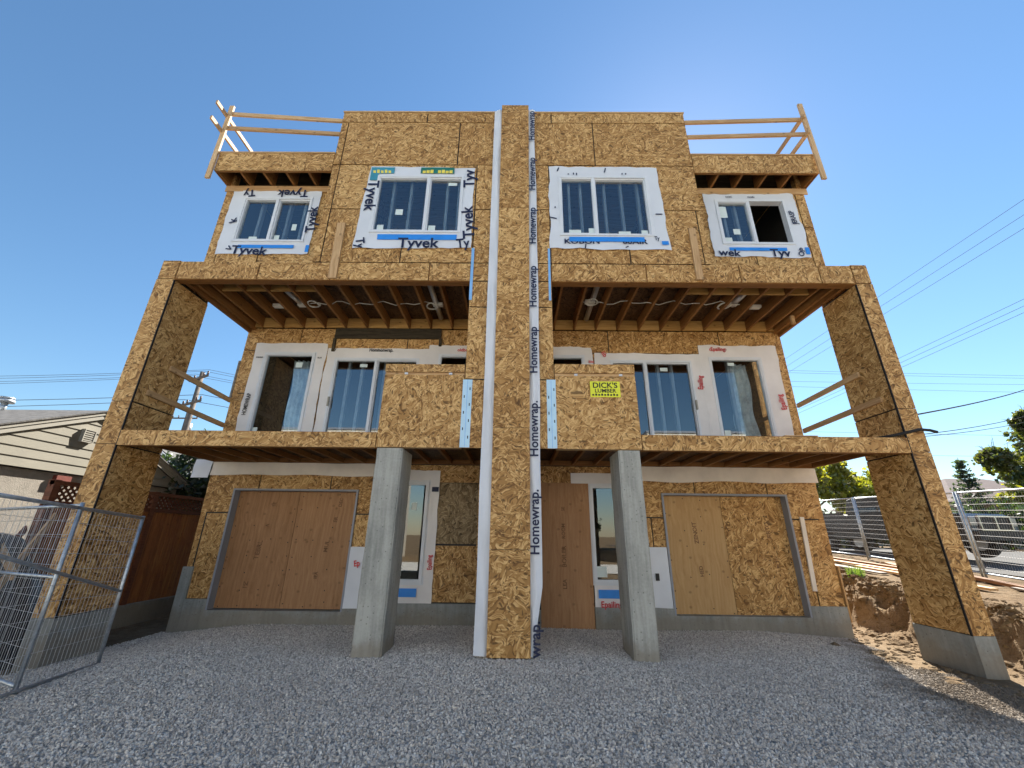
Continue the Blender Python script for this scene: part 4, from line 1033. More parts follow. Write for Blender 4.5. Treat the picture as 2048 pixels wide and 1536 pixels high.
# ------------------------------------------------------------------ temporary mesh fence panels
def mesh_panel(name, p0, p1, z0, z1, label, hgap, vgap, r=.021, wr=.0016, mid=None, parts=('l', 'r'), group='temporary mesh fence panels', hr=None):
    """p0,p1 ground points (x,y); z0/z1 = (z at p0, z at p1) for bottom, top"""
    t = thing(name, (p0[0], p0[1], z0[0]), label, 'fence panel', group)
    P = lambda s, z: (p0[0] + (p1[0]-p0[0])*s, p0[1] + (p1[1]-p0[1])*s, z)
    zb = lambda s: z0[0] + (z0[1]-z0[0])*s; zt = lambda s: z1[0] + (z1[1]-z1[0])*s
    L = math.hypot(p1[0]-p0[0], p1[1]-p0[1])
    if 'l' in parts: tube('post', [P(0, zb(0) - .12), P(0, zt(0) + .03)], r, 'galv', t)
    if 'r' in parts: tube('post', [P(1, zb(1) - .02), P(1, zt(1) + .03)], r, 'galv', t)
    tube('top_rail', [P(0, zt(0)), P(1, zt(1))], r*.9, 'galv', t); tube('bottom_rail', [P(0, zb(0) + .06), P(1, zb(1) + .06)], r*.9, 'galv', t)
    for (za, zc) in (mid or []): tube('brace_rail', [P(0, za), P(1, zc)], r*.85, 'galv', t)
    geo = []; nv = int(L/vgap); nh = int((zt(0) - zb(0))/hgap)
    for k in range(1, nv):
        s = k/nv; geo.append(tube_geo([P(s, zb(s) + .06), P(s, zt(s))], wr, 4))
    for k in range(1, nh):
        f = k/nh; geo.append(tube_geo([P(0, zb(0) + .06 + (zt(0)-zb(0)-.06)*f), P(1, zb(1) + .06 + (zt(1)-zb(1)-.06)*f)], hr or wr, 4))
    v_, f_ = merge(geo); mesh_obj('wire_mesh', v_, f_, 'galv_wire', t, uv=False, kind='stuff')
    return t
E0 = (-5.22, 6.01); P0 = (-4.93, 4.85); D0 = ((P0[0]-E0[0])/1.196, (P0[1]-E0[1])/1.196); L0 = 3.0
F0 = (E0[0] + D0[0]*L0, E0[1] + D0[1]*L0)
mesh_panel('fence_panel', E0, F0, (-.10, .06), (1.70, 1.86), 'near mesh fence panel that ends in front of the left tower', .16, .065, wr=.0021, mid=[(.78, 1.55)], parts=('l', 'r'))
mesh_panel('fence_panel', (P0[0] - .03, P0[1]), (-8.3, 6.55), (.0, -.1), (1.80, 1.80), 'mesh fence panel running off to the left from the near post', .16, .065, wr=.0021, mid=[(1.05, .98)], parts=('l', 'r'))
FR = [((10.50, 10.10), (11.02, 13.75), (.80, 1.0)), ((11.04, 13.85), (11.6, 17.4), (1.0, 1.12)), ((10.47, 10.0), (9.75, 6.6), (.80, .62)), ((9.72, 6.5), (9.2, 3.2), (.60, .55))]
LB = ['mesh fence panel on the bank, seen between house and right tower', 'farther mesh fence panel before the bed of the black pickup', 'mesh fence panel at right edge in front of the black pickup grille', 'nearest mesh fence panel on the right bank, mostly out of view']
for (a, b, z), lb in zip(FR, LB): mesh_panel('fence_panel', a, b, z, (z[0] + 1.80, z[1] + 1.80), lb, .135, .06, r=.022, wr=.0016, hr=.0032)

# ------------------------------------------------------------------ lumber lying on the bank
def gz(x, y): return float(ground_z(np.array([x]), np.array([y]))[0])
PL = [((8.9, 11.6), (8.75, 8.3), .14, .045, 'lumber', 'long pale plank lying along the top of the dirt bank'), ((9.35, 13.4), (9.25, 9.2), .18, .04, 'lumber', 'long pale plank beside the foot of the mesh fence'),
      ((9.9, 14.5), (9.75, 10.7), .15, .05, 'joist', 'orange-brown plank under the mesh fence'), ((8.5, 12.8), (8.55, 10.4), .2, .03, 'weathered', 'grey weathered plank on the bank nearest the house'),
      ((10.0, 9.9), (9.1, 6.9), .16, .06, 'joist', 'orange-brown timber at the foot of the right-hand panel'), ((9.0, 7.9), (8.4, 5.8), .2, .04, 'lumber', 'pale plank near the bank edge at the right'),
      ((10.5, 12.6), (9.9, 10.6), .2, .035, 'ply_tan', 'short tan offcut beside the fence foot'), ((9.55, 8.6), (8.9, 6.6), .25, .03, 'weathered', 'grey weathered board on the bank at the right')]
for (a, b, w_, h_, m_, lb) in PL:
    za, zb_ = gz(*a) + h_/2 + .03, gz(*b) + h_/2 + .03
    tag(bar('plank', (a[0], a[1], za), (b[0], b[1], zb_), w_, h_, m_, None), lb, 'plank', 'planks on the bank')
box_scrap = tag(box('plywood_offcut', 10.9, 11.5, 11.6, 12.3, 1.0, 1.22, 'ply_tan', None), 'tan stack of plywood offcuts behind the mesh fence', 'plywood')
# clods on the bank face and grass tufts
def clods():
    geo = []
    for _ in range(4200):
        y = random.uniform(4.3, 14); x = random.uniform(5.0, 8.1)
        if x < 5.95 and y > 8.0: continue
        if 5.85 < x < 6.3 and y < 7.05: continue
        if x < 6.3 and random.random() < .4: continue
        z = gz(x, y); r = random.uniform(.010, .045)*(2.2 if random.random() < .07 else 1)
        vs = []
        for sx_, sy_, sz_ in ((-1, 0, 0), (1, 0, 0), (0, -1, 0), (0, 1, 0), (0, 0, -1), (0, 0, 1), (.6, .6, .6), (-.6, .6, .6), (-.6, -.6, .6), (.6, -.6, .6)):
            k = r*random.uniform(.7, 1.2); vs.append((x + sx_*k, y + sy_*k, z + sz_*k*.7))
        fs = [(0, 8, 2), (2, 8, 9), (2, 9, 1), (1, 9, 6), (1, 6, 3), (3, 6, 7), (3, 7, 0), (0, 7, 8), (5, 8, 7), (5, 7, 6), (5, 6, 9), (5, 9, 8), (0, 2, 4), (2, 1, 4), (1, 3, 4), (3, 0, 4)]
        geo.append((vs, fs))
    v_, f_ = merge(geo); o = mesh_obj('earth_clods', v_, f_, 'dirt', None, uv=False); tag(o, 'loose clods of brown earth on the cut bank', 'earth', kind='stuff')
clods()
def tuft(name, c, n, h, spread, mat, label, cat='grass'):
    vs, fs = [], []
    for _ in range(n):
        a = random.uniform(0, 6.28); r = spread*random.random()**.7; x = c[0] + r*math.cos(a); y = c[1] + r*math.sin(a)
        hh = h*random.uniform(.5, 1); dx, dy = random.gauss(0, .35)*hh, random.gauss(0, .35)*hh; w_ = .008
        k = len(vs); z = c[2] - .02
        vs += [(x - w_, y, z), (x + w_, y, z), (x + dx*.5 + w_*.7, y + dy*.5, z + hh*.7), (x + dx*.5 - w_*.7, y + dy*.5, z + hh*.7), (x + dx, y + dy, z + hh)]
        fs += [(k, k+1, k+2, k+3), (k+3, k+2, k+4)]
    o = mesh_obj(name, vs, fs, mat, None, uv=False)
    at = o.data.attributes.new('tint', 'FLOAT', 'POINT'); at.data.foreach_set('value', [random.random() for _ in vs])
    return tag(o, label, cat)
tuft('grass_tuft', (7.75, 10.2, gz(7.75, 10.2)), 90, .28, .16, 'leaf_grass', 'bright green weed tuft on the lip of the dirt bank')
def straw():
    vs, fs = [], []
    for _ in range(1100):
        y = random.uniform(4.8, 13.5); x = 7.45 + random.gauss(0, .14) + .15*mnoise.noise(Vector((0, y*.9, 0))); z = gz(x, y); a = random.uniform(0, 6.28); l = random.uniform(.06, .2)
        d = Vector((math.cos(a)*l - .05, math.sin(a)*l, random.uniform(-.12, .08))); k = len(vs)
        vs += [(x, y, z + .01), (x + .008, y, z + .012), (x + d.x*.5, y + d.y*.5, z + .05 + d.z*.3), (x + d.x, y + d.y, z + d.z)]; fs += [(k, k+1, k+2), (k, k+2, k+3)]
    o = mesh_obj('dry_grass', vs, fs, 'straw', None, uv=False)
    at = o.data.attributes.new('tint', 'FLOAT', 'POINT'); at.data.foreach_set('value', [random.random() for _ in vs])
    tag(o, 'dry straw-coloured grass hanging over the lip of the bank', 'dry grass', kind='stuff')
straw()

# ------------------------------------------------------------------ pickup truck
def pickup():
    t = thing('pickup_truck', (13.7, 15.2, 1.05), 'black pickup truck parked in the street behind the mesh fence', 'truck')
    # local frame: x = forward, y = left side, z = up ; front bumper at x=2.75
    h = Vector((.219, -.976, 0)); s = Vector((.976, .219, 0)); O = Vector((14.1, 12.75, 1.06)) - h*2.75
    W = lambda x, y, z: tuple(O + h*x - s*y*-1 + Vector((0, 0, z)))   # +y = away side (street right), -y = near side
    def loft(name, secs, mat, parent=t, smooth=False, half=.95):
        """secs: list of profile polygons [(x,z)] extruded across width with inset"""
        vs, fs = [], []; n = len(secs)
        ys = [(-half, .06), (-half + .06, 0), (half - .06, 0), (half, .06)]
        cx = sum(p[0] for p in secs)/n; cz = sum(p[1] for p in secs)/n
        for (y, ins) in ys:
            for (x, z) in secs:
                dx, dz = cx - x, cz - z; d = math.hypot(dx, dz) or 1
                vs.append(W(x + dx/d*ins, y, z + dz/d*ins))
        for k in range(3):
            for i in range(n): fs.append((k*n + i, k*n + (i+1) % n, (k+1)*n + (i+1) % n, (k+1)*n + i))
        fs.append(tuple(range(n))); fs.append(tuple(3*n + i for i in range(n))[::-1])
        return mesh_obj(name, vs, fs, mat, parent, uv=False, smooth=smooth)
    loft('body', [(2.72, .50), (2.78, .75), (2.74, 1.12), (2.55, 1.25), (1.35, 1.34), (-.05 - .9, 1.34), (-.95, 1.36), (-2.85, 1.36), (-2.88, .62), (-2.6, .5)], 'car_paint')
    loft('cab', [(1.40, 1.33), (.62, 1.86), (.45, 1.90), (-.65, 1.91), (-.82, 1.86), (-.98, 1.34)], 'car_paint', half=.84)
    for y, sg_ in ((-.845, -1), (.845, 1)):
        for a, b in ((1.05, .30), (.22, -.72)):
            x0, x1 = a, b
            zf = 1.80; xt = .60 if a > 1 else .22
            vs = [W(x0, y + .004*sg_, 1.40), W(x1, y + .004*sg_, 1.40), W(x1, y - .02*sg_, zf), W(min(xt, x0), y - .02*sg_, zf)]
            mesh_obj('side_window', vs, [(0, 1, 2, 3)], 'car_glass', t, uv=False)
    mesh_obj('windscreen', [W(1.36, -.76, 1.385), W(1.36, .76, 1.385), W(.66, .70, 1.855), W(.66, -.70, 1.855)], [(0, 1, 2, 3)], 'car_glass', t, uv=False)
    mesh_obj('rear_window', [W(-.99, -.7, 1.40), W(-.99, .7, 1.40), W(-.86, .66, 1.82), W(-.86, -.66, 1.82)], [(3, 2, 1, 0)], 'car_glass', t, uv=False)
    def wbox(name, x0, x1, y0, y1, z0, z1, mat, par=t):
        vs = [W(x, y, z) for z in (z0, z1) for (x, y) in ((x0, y0), (x1, y0), (x1, y1), (x0, y1))]
        return mesh_obj(name, vs, BF, mat, par, uv=False)
    wbox('bed_floor', -2.75, -1.05, -.80, .80, 1.30, 1.365, 'black_trim')
    for y0, y1 in ((-.95, -.85), (.85, .95)): wbox('bed_rail', -2.85, -1.0, y0, y1, 1.362, 1.42, 'car_paint')
    gr = wbox('grille', 2.74, 2.80, -.62, .62, .78, 1.16, 'black_trim')
    for y in (-.63, 0, .59): wbox('grille_bar', 2.78, 2.83, y, y + .05, .78, 1.16, 'chrome', gr)
    for z in (.76, 1.14): wbox('grille_bar', 2.78, 2.825, -.64, .64, z, z + .04, 'chrome', gr)
    for y0, y1 in ((-.92, -.66), (.66, .92)): wbox('headlight', 2.66, 2.775, y0, y1, .90, 1.12, 'lamp_glass')
    wbox('front_bumper', 2.70, 2.92, -.97, .97, .50, .74, 'black_trim'); wbox('rear_bumper', -3.02, -2.86, -.9, .9, .55, .72, 'black_trim')
    wbox('side_trim', -2.7, 2.5, -.975, -.94, .72, .80, 'black_trim')
    for y0, y1 in ((-1.15, -.90), (.90, 1.15)): wbox('mirror', .92, 1.06, y0, y1, 1.38, 1.60, 'black_trim')
    for x in (1.85, -1.95):
        for y in (-.80, .80):
            ax = lambda r_, th, yy: W(x + r_*math.cos(th), yy, .41 + r_*math.sin(th))
            n = 24; vs, fs = [], []
            prof = [(.22, -.13), (.40, -.13), (.42, -.10), (.42, .10), (.40, .13), (.22, .13)]
            for k in range(n):
                for (r_, yy) in prof: vs.append(ax(r_, 2*math.pi*k/n, y + yy))
            m = len(prof)
            for k in range(n):
                for i in range(m): fs.append((k*m + i, k*m + (i+1) % m, ((k+1) % n)*m + (i+1) % m, ((k+1) % n)*m + i))
            wh = mesh_obj('wheel', vs, fs, 'rubber', t, uv=False, smooth=True)
            vs, fs = [], []
            for yy, k0 in ((y - .11, 0), (y + .11, 1)):
                for k in range(n): vs.append(ax(.24 - .03*(k % 2), 2*math.pi*k/n, yy))
            fs = [tuple(range(n)), tuple(range(n, 2*n))[::-1]] + [(k, (k+1) % n, n + (k+1) % n, n + k) for k in range(n)]
            mesh_obj('rim', vs, fs, 'alloy', wh, uv=False)
            # dark wheel arch
            vs = [W(x + .50*math.cos(math.pi*k/10), (-.957 if y < 0 else .957), .44 + .50*math.sin(math.pi*k/10)) for k in range(11)]
            mesh_obj('wheel_arch', vs, [tuple(range(11))], 'black_trim', t, uv=False)
pickup()

# ------------------------------------------------------------------ trees
def leaves(name, pts, size, mat, parent, flat=0.0):
    n = len(pts); P = np.asarray(pts)
    a = rng.normal(size=(n, 3)); a /= np.linalg.norm(a, axis=1)[:, None]
    b = rng.normal(size=(n, 3)); b -= (b*a).sum(1)[:, None]*a; b /= np.linalg.norm(b, axis=1)[:, None]
    s = size*rng.uniform(.55, 1.25, size=(n, 1)); l = s*1.5
    v = np.stack([P - a*s*.0 - b*s*.5, P + a*l*.5, P + b*s*.5 + a*l*.55*0, P - a*l*.5], 1)
    v[:, 0] = P - b*s*.45; v[:, 2] = P + b*s*.45
    v = v.reshape(-1, 3); f = np.arange(4*n).reshape(-1, 4)
    me = bpy.data.meshes.new(name); me.from_pydata(v.tolist(), [], f.tolist())
    at = me.attributes.new('tint', 'FLOAT', 'POINT'); at.data.foreach_set('value', np.repeat(np.clip(rng.normal(.5, .28, n), 0, 1), 4))
    me.materials.append(MAT[mat]); o = bpy.data.objects.new(name, me); COL.objects.link(o); attach(o, parent); return o
def tree(name, label, base, h, lobes, nleaf, lsize, mat, trunk_r=.15, cat='tree', group=None, bare=0, seed=0):
    """lobes: list of (centre offset from base, radii)"""
    rr = random.Random(seed); t = thing(name, base, label, cat, group); b = Vector(base)
    geo = [tube_geo([b + Vector((0, 0, -.3)), b + Vector((.03*h*rr.uniform(-1, 1), 0, h*.35)), b + Vector((.04*h*rr.uniform(-1, 1), .02*h, h*.75))], trunk_r, 8, trunk_r*.4)]
    pts = []
    for (o, r) in lobes:
        c = b + Vector(o); st = b + Vector((0, 0, max(.2, min(h*.6, o[2]*.55))))
        mid = (st + c)*.5 + Vector((rr.uniform(-.2, .2), rr.uniform(-.2, .2), .15))*.5
        geo.append(tube_geo([st, mid, c], trunk_r*.45, 6, trunk_r*.12))
        for k in range(int(5 + 3*bare)):
            d = Vector((rr.gauss(0, 1), rr.gauss(0, 1), rr.gauss(.3, .8))).normalized(); e = c + Vector((d.x*r[0], d.y*r[1], d.z*r[2]))*rr.uniform(.8, 1.25 if bare else 1.0)
            geo.append(tube_geo([c, (c + e)*.5 + Vector((0, 0, .05)), e], trunk_r*.14, 5, trunk_r*.03))
            if bare:
                for q in range(3):
                    e2 = e + Vector((rr.gauss(0, .4), rr.gauss(0, .4), rr.gauss(.25, .35)))*r[0]*.7
                    geo.append(tube_geo([(c + e)*.5, (e + e2)*.5 + Vector((0, 0, .06)), e2], trunk_r*.08, 4, trunk_r*.02))
        m = int(nleaf/len(lobes)); ncl = max(8, m//26)
        cc = rng.normal(size=(ncl, 3)); cc /= np.linalg.norm(cc, axis=1)[:, None]; cc *= (rng.random((ncl, 1))**.4)
        cc = cc*np.array(r) + np.array(c)
        w_ = cc[rng.integers(0, ncl, m)] + rng.normal(size=(m, 3))*np.array(r)*.13
        pts.append(w_)
    v_, f_ = merge(geo); mesh_obj('trunk', v_, f_, 'bark', t, uv=False, smooth=True)
    if nleaf: leaves('crown', np.concatenate(pts), lsize, mat, t)
    return t
# dark evergreen behind the cedar fence, left
tree('evergreen_bush', 'dense dark evergreen bush behind the cedar fence', (-9.6, 12.6, 0), 4.6, [((0, 0, 2.4), (1.7, 1.3, 1.2)), ((.5, 0, 3.6), (1.0, .8, .9)), ((-.8, -.4, 2.2), (.9, .9, .8)), ((1.0, .2, 2.5), (.9, 1, .9)), ((1.3, .2, 4.1), (.6, .5, .6)), ((-1.4, .2, 3.0), (.8, .8, .8))], 18000, .10, 'leaf_dark', .12, 'bush', seed=1)
# yellow-green trees beyond the street, between house and tower
tree('leafy_tree', 'sunlit yellow-green tree just right of the house corner', (17.2, 25.0, 1.1), 6.0, [((0, 0, 3.2), (1.6, 1.5, 1.2)), ((-1.5, 0, 3.6), (1.2, 1.2, 1.0)), ((1.3, .3, 3.8), (1.3, 1.2, 1.2)), ((.2, 0, 4.6), (1.0, 1, .8)), ((2.8, .6, 3.2), (1.2, 1.2, 1.2)), ((2.4, .5, 4.6), (.8, .8, .6))], 5200, .21, 'leaf_yellow', .16, seed=2)
tree('leafy_tree', 'second yellow-green tree partly hidden by the right tower', (21.8, 26.5, 1.1), 6.0, [((0, 0, 2.6), (1.8, 1.6, 1.5)), ((1.4, .3, 3.9), (1.3, 1.2, 1.1)), ((-1.2, .2, 3.9), (1.1, 1.2, 1.0))], 4000, .21, 'leaf_yellow', .16, seed=3)
def spruce(label, base, h, r, seed):
    rr = random.Random(seed); t = thing('spruce_tree', base, label, 'tree', 'spruces beyond the street'); b = Vector(base)
    geo = [tube_geo([b + Vector((0, 0, -.3)), b + Vector((0, 0, h))], .10, 7, .01)]; pts = []
    z = h*.12
    while z < h*.98:
        R_ = r*(1 - z/h)**.8 + .08
        for k in range(7):
            a = rr.uniform(0, 6.28); L = R_*rr.uniform(.7, 1.15); d = Vector((math.cos(a)*L, math.sin(a)*L, L*.28))
            p0 = b + Vector((0, 0, z)); geo.append(tube_geo([p0, p0 + d*.55 - Vector((0, 0, L*.12)), p0 + d], .02, 4, .004))
            for q in range(26):
                s = rr.random()**.7; pts.append(tuple(p0 + d*s + Vector((rr.gauss(0, .07), rr.gauss(0, .07), rr.gauss(-.03, .05)))))
        z += h*.055
    v_, f_ = merge(geo); mesh_obj('trunk', v_, f_, 'bark', t, uv=False); leaves('crown', np.array(pts), .12, 'leaf_spruce', t)
spruce('young spruce with thin upright tip beyond the street', (27.0, 25.0, 1.1), 5.2, 1.3, 5)
spruce('smaller spruce left of the upright one', (29.6, 29.8, 1.1), 4.4, 1.0, 6)
spruce('low spruce touching the right tower edge', (29.3, 31.0, 1.1), 4.0, 1.0, 7)
tree('broadleaf_tree', 'large half-bare tree with dark leaves at the right edge', (31.8, 25.0, 1.1), 9.0, [((-1.0, 0, 4.2), (1.5, 1.4, 1.3)), ((.6, 0, 5.0), (1.7, 1.5, 1.5)), ((-2.3, .2, 5.2), (.8, .8, .7)), ((.9, .3, 6.6), (1.2, 1.1, 1.0)), ((2.2, 0, 4.2), (1.5, 1.5, 1.5)), ((.4, 0, 7.6), (.7, .7, .6))], 8500, .20, 'leaf_mid', .2, bare=2, seed=8)
tree('shrub', 'yellow-green shrub at the foot of the half-bare tree', (28.9, 23.6, 1.1), 3.4, [((0, 0, 2.8), (1.2, 1.0, .9)), ((1.2, 0, 3.3), (1.1, 1, .9)), ((-.9, 0, 2.4), (.9, .9, .8))], 3500, .2, 'leaf_yellow', .08, 'shrub', seed=9)
tree('hedge_bush', 'dark bush behind the pickup truck hood', (24.3, 21.5, 1.1), 3.0, [((0, 0, 1.2), (2.0, 1.4, 1.2)), ((2.2, -.3, 1.2), (1.8, 1.4, 1.1)), ((-2.0, .5, 1.0), (1.6, 1.4, 1.0)), ((4.2, -.5, 1.2), (1.8, 1.4, 1.1))], 7000, .17, 'leaf_dark', .08, 'bush', seed=10)
tree('hedge_bush', 'long green hedge beyond the pickup bed', (17.0, 23.5, 1.1), 2.4, [((0, 0, .9), (1.8, 1.2, 1.0)), ((-2.4, .3, .9), (1.7, 1.2, 1.0)), ((2.4, -.2, .8), (1.7, 1.2, .9))], 5000, .17, 'leaf_mid', .08, 'bush', seed=12)

# ------------------------------------------------------------------ houses behind
def hip(name, label, x0, x1, y0, y1, z0, zw, zr_, wall, roof, win=True):
    t = thing(name, ((x0+x1)/2, (y0+y1)/2, z0), label, 'house')
    box('wall', x0, x1, y0, y1, z0 - .3, zw, wall, t)
    o = .4; d = min(x1-x0, y1-y0)/2
    vs = [(x0-o, y0-o, zw), (x1+o, y0-o, zw), (x1+o, y1+o, zw), (x0-o, y1+o, zw)]
    if x1-x0 > y1-y0: vs += [(x0+d, (y0+y1)/2, zr_), (x1-d, (y0+y1)/2, zr_)]; fs = [(0, 1, 5, 4), (1, 2, 5), (2, 3, 4, 5), (3, 0, 4), (3, 2, 1, 0)]
    else: vs += [((x0+x1)/2, y0+d, zr_), ((x0+x1)/2, y1-d, zr_)]; fs = [(0, 1, 4), (1, 2, 5, 4), (2, 3, 5), (3, 0, 4, 5), (3, 2, 1, 0)]
    mesh_obj('roof', vs, fs, roof, t)
    box('fascia', x0-o, x1+o, y0-o-.02, y0-o, zw-.16, zw-.002, 'siding_trim', t)
    if win:
        for k in range(3):
            xa = x0 + (x1-x0)*(.15 + .28*k); wn = box('window', xa, xa + 1.2, y0 - .04, y0 - .001, z0 + 1.0, z0 + 2.1, 'white_paint', t); box('pane', xa + .08, xa + 1.12, y0 - .05, y0 - .041, z0 + 1.08, z0 + 2.02, 'car_glass', wn)
    return t
hip('far_house', 'low house with pinkish brown hip roof across the street', 28.5, 42, 27.5, 38, 1.1, 3.9, 6.1, 'stucco', 'shingle_pink')
# white-roofed shed behind the evergreen at left
def shed():
    t = thing('white_shed', (-16.5, 18.5, 0), 'white shed with dark rake seen above the cedar fence at left', 'shed')
    x0, x1, y0, y1 = -18.6, -12.0, 17.0, 22.0; xr, zr_, ze = -16.2, 5.6, 2.95
    box('wall', x0, x1, y0, y1, -.3, 2.9, 'siding', t)
    for k in range(9):
        z = .9 + .22*k; box('siding_board', x0 - .01, x1 + .01, y0 - .03, y0 - .002, z, z + .205, 'siding', t)
    vs = [(x0, y0, 2.9), (x1, y0, 2.9), (xr, y0, zr_)]; vs += [(a, y1, c) for a, b, c in vs]
    mesh_obj('gable', vs, [(0, 1, 2), (5, 4, 3), (0, 3, 4, 1), (1, 4, 5, 2), (2, 5, 3, 0)], 'siding', t)
    for a, b in (((xr, zr_), (x1 + .5, ze - .30)), ((x0 - .5, ze - .30), (xr, zr_))):
        vs = [(a[0], y0 - .3, a[1]), (b[0], y0 - .3, b[1]), (b[0], y1, b[1]), (a[0], y1, a[1])]; vs += [(x, y, z + .10) for x, y, z in vs]
        mesh_obj('roof', vs, [(3, 2, 1, 0), (4, 5, 6, 7), (0, 1, 5, 4), (1, 2, 6, 5), (2, 3, 7, 6), (3, 0, 4, 7)], 'shingle', t)
    bar('rake_board', (xr, y0 - .33, zr_ - .05), (x1 + .5, y0 - .33, ze - .35), .03, .18, 'white_paint', t)
shed()
hip('far_house', 'pale house glimpsed behind the utility pole at left', -27, -17.5, 30, 38, 0, 6.3, 8.3, 'white_paint', 'shingle')

# ------------------------------------------------------------------ utility poles and wires
def pole(base, top, arms, label, r=.15, tr=None):
    t = thing('utility_pole', base, label, 'utility pole'); b = Vector(base)
    tube('shaft', [b, b + Vector((0, 0, top))], r, 'pole_wood', t, seg=10, r2=r*.7)
    for (z, half, tilt) in arms:
        a_ = Vector((half*math.cos(tilt), half*math.sin(tilt), 0)); ar = bar('crossarm', b + Vector((0, -.2, z)) - a_, b + Vector((0, -.2, z)) + a_, .10, .13, 'pole_wood', t)
        for f in (-.95, -.5, .5, .95): tube('insulator', [b + Vector((0, -.2, z + .06)) + a_*f, b + Vector((0, -.2, z + .30)) + a_*f], .055, 'ceramic', ar, seg=7)
    if tr: tube('transformer', [b + Vector((tr[0], -.3, tr[1])), b + Vector((tr[0], -.3, tr[1] + .9))], .28, 'galv', t, seg=14)
pole((-20.75, 25, -.1), 11.55, [(11.05, 1.15, -.5), (9.35, 1.15, -.5)], 'tall wooden utility pole with two crossarms at left', .19)
pole((-33.5, 40, -.1), 13.2, [(12.4, 1.3, 0)], 'farther utility pole with grey transformer behind the tall one', .17, tr=(.75, 10.9))
WR_ = []
def wire_line(p, q, sag, r, label, mat='wire', n=14):
    p, q = Vector(p), Vector(q); pts = []
    for i in range(n+1):
        t = i/n; c = p.lerp(q, t); c.z -= sag*4*t*(1-t); pts.append(c)
    tag(tube('power_line', pts, r, mat, None, seg=5), label, 'power line', 'overhead wires')
# left: wires off the tall pole, running out both ways
ORD = ['outermost', 'second', 'third', 'innermost']
for k, (a, z, dz) in enumerate(((-1.1, 11.35, 0), (-.55, 11.35, .1), (.55, 11.35, 0), (1.1, 11.35, .1))):
    wire_line((-20.75 + a*.88, 24.8 - a*.48, z), (-70 + a, 22 - a, z - 1.0 + dz), .9, .012, ORD[k] + ' of the high wires leaving the tall pole to the left')
    wire_line((-20.75 + a*.88, 24.8 - a*.48, z), (30 + a, 52 + a, z + 1.2), 1.2, .012, ORD[k] + ' of the high wires from tall pole to behind the house')
for (a, z) in ((-1.1, 9.65), (1.1, 9.65)):
    wire_line((-20.75 + a*.88, 24.8 - a*.48, z), (-70, 20 - a, z - 1.2), .9, .018, ('left' if a < 0 else 'right') + ' of the low wires leaving the tall pole to the left')
    wire_line((-20.75 + a*.88, 24.8 - a*.48, z), (30 + a, 50 + a, z), 1.2, .018, ('left' if a < 0 else 'right') + ' of the low wires from tall pole to behind the house')
# right: wires that follow the street, wires that cross far behind, and the service drop
for z, lb in ((10.5, 'topmost of the three high wires along the street at right'), (10.1, 'middle of the three high wires along the street at right'), (9.75, 'lowest of the three high wires along the street at right'),
              (7.92, 'upper of the three lower wires along the street'), (7.74, 'middle of the three lower wires along the street'), (7.57, 'bottom of the three lower wires along the street')):
    wire_line((14.0, 70, z + .2), (14.0, -12, z + .3), .5, .006, lb, n=24)
for z0, z1, lb in ((13.33, 13.2, 'upper wire of the close pair crossing far behind at right'), (13.15, 13.0, 'lower wire of the close pair crossing far behind at right'), (12.46, 12.5, 'single level wire below the close pair at right'),
                   (12.06, 11.9, 'second level wire below the close pair at right'), (8.71, 8.68, 'low level wire crossing just above the spruces'), (7.2, 7.2, 'lowest level wire crossing behind the spruces')):
    d = (z1 - z0)/16.5
    wire_line((12.0, 28, z0 - d*8), (70, 28, z1 + d*33), .25, .009, lb)
wire_line((6.20, 6.5, 3.40), (24.2, 17.2, 8.45), .15, .014, 'thick service cable dropping to the right tower', 'service_wire')
wire_line((6.30, 6.6, 3.12), (21.5, 14.2, 7.0), .3, .007, 'thin paired cable sagging to the right tower', 'service_wire'); wire_line((6.30, 6.62, 3.10), (21.5, 14.2, 6.7), .3, .006, 'lower strand of the thin cable to the right tower', 'service_wire')

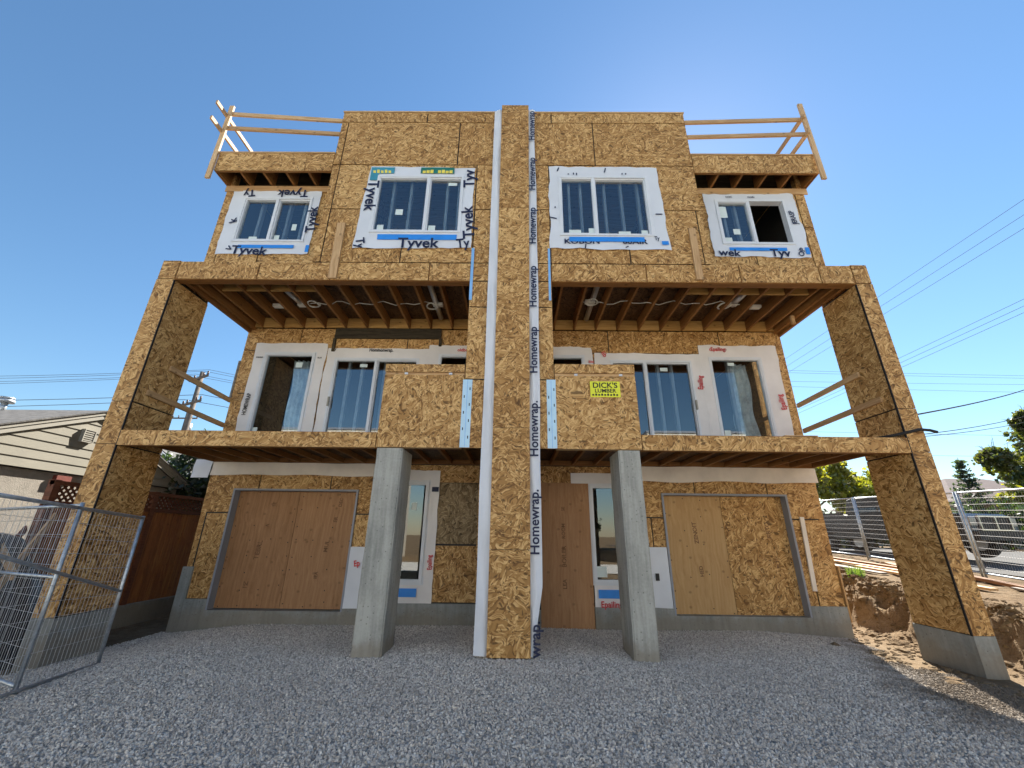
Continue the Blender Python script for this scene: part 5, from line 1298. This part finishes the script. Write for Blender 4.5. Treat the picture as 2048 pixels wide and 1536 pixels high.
# ------------------------------------------------------------------ unseen lane and houses behind the camera, added to bounce sun onto the facade
simple('bounce_concrete', (0.50, 0.48, 0.44), 0.9)
bounce_lane = mesh_obj('bounce_lane', [(-60, -9.4, .02), (40, -9.4, .02), (40, -3.2, .02), (-60, -3.2, .02)], [(0, 1, 2, 3)], 'bounce_concrete', None); tag(bounce_lane, kind='structure')  # unseen pale lane, added to bounce sunlight
def bounce_house(x0, x1, h, wall, label):  # unseen pale house, added to throw sun back on the facade
    t = thing('bounce_house', ((x0+x1)/2, -14, 0), label, 'house', 'unseen houses added for bounce light')
    y1 = -10.0
    box('wall', x0, x1, -20, y1, -.2, h, wall, t); box('bounce_house_parapet_cap', x0 - .06, x1 + .06, -20.06, y1 + .06, h, h + .12, 'trim_grey', t)
    for fl in range(2):
        for k in range(3 if x1 - x0 > 8 else 2):
            xa = x0 + (x1-x0)*(.12 + (.29 if x1 - x0 > 8 else .46)*k); z = .9 + 3.4*fl
            if fl == 0 and k < 2:
                box('bounce_house_garage_door', xa, xa + 2.5, y1 - .02, y1 + .03, .02, 2.2, 'white_paint', t); continue
            wn = box('window', xa, xa + 1.6, y1 - .02, y1 + .05, z, z + 1.3, 'vinyl', t); box('pane', xa + .08, xa + 1.52, y1 + .051, y1 + .056, z + .08, z + 1.22, 'car_glass', wn)
bounce_house(-32, -21.0, 8.0, 'white_paint', 'unseen white two storey house added for bounce light, leftmost')
bounce_house(-20.5, -9.0, 8.0, 'siding_cream', 'unseen cream two storey house added for bounce light, left of centre')
bounce_house(-3.3, 3.3, 8.1, 'white_paint', 'unseen narrow white two storey house added for bounce light, in the middle')
bounce_house(8.7, 20.0, 8.0, 'siding_cream', 'unseen cream two storey house added for bounce light, right of centre')
bounce_house(20.5, 32.0, 8.0, 'white_paint', 'unseen white two storey house added for bounce light, rightmost')
tree('leafy_tree', 'unseen round tree added between two bounce houses, left gap', (-6.2, -22, 0), 4.5, [((0, 0, 2.6), (1.6, 1.4, 1.2)), ((.8, 0, 3.2), (1.1, 1, .9))], 2500, .22, 'leaf_mid', .14, seed=31)
tree('leafy_tree', 'unseen round tree added between two bounce houses, right gap', (6.0, -23, 0), 4.5, [((0, 0, 2.4), (1.6, 1.4, 1.2)), ((-.8, 0, 3.2), (1.1, 1, .9))], 2500, .22, 'leaf_mid', .14, seed=32)
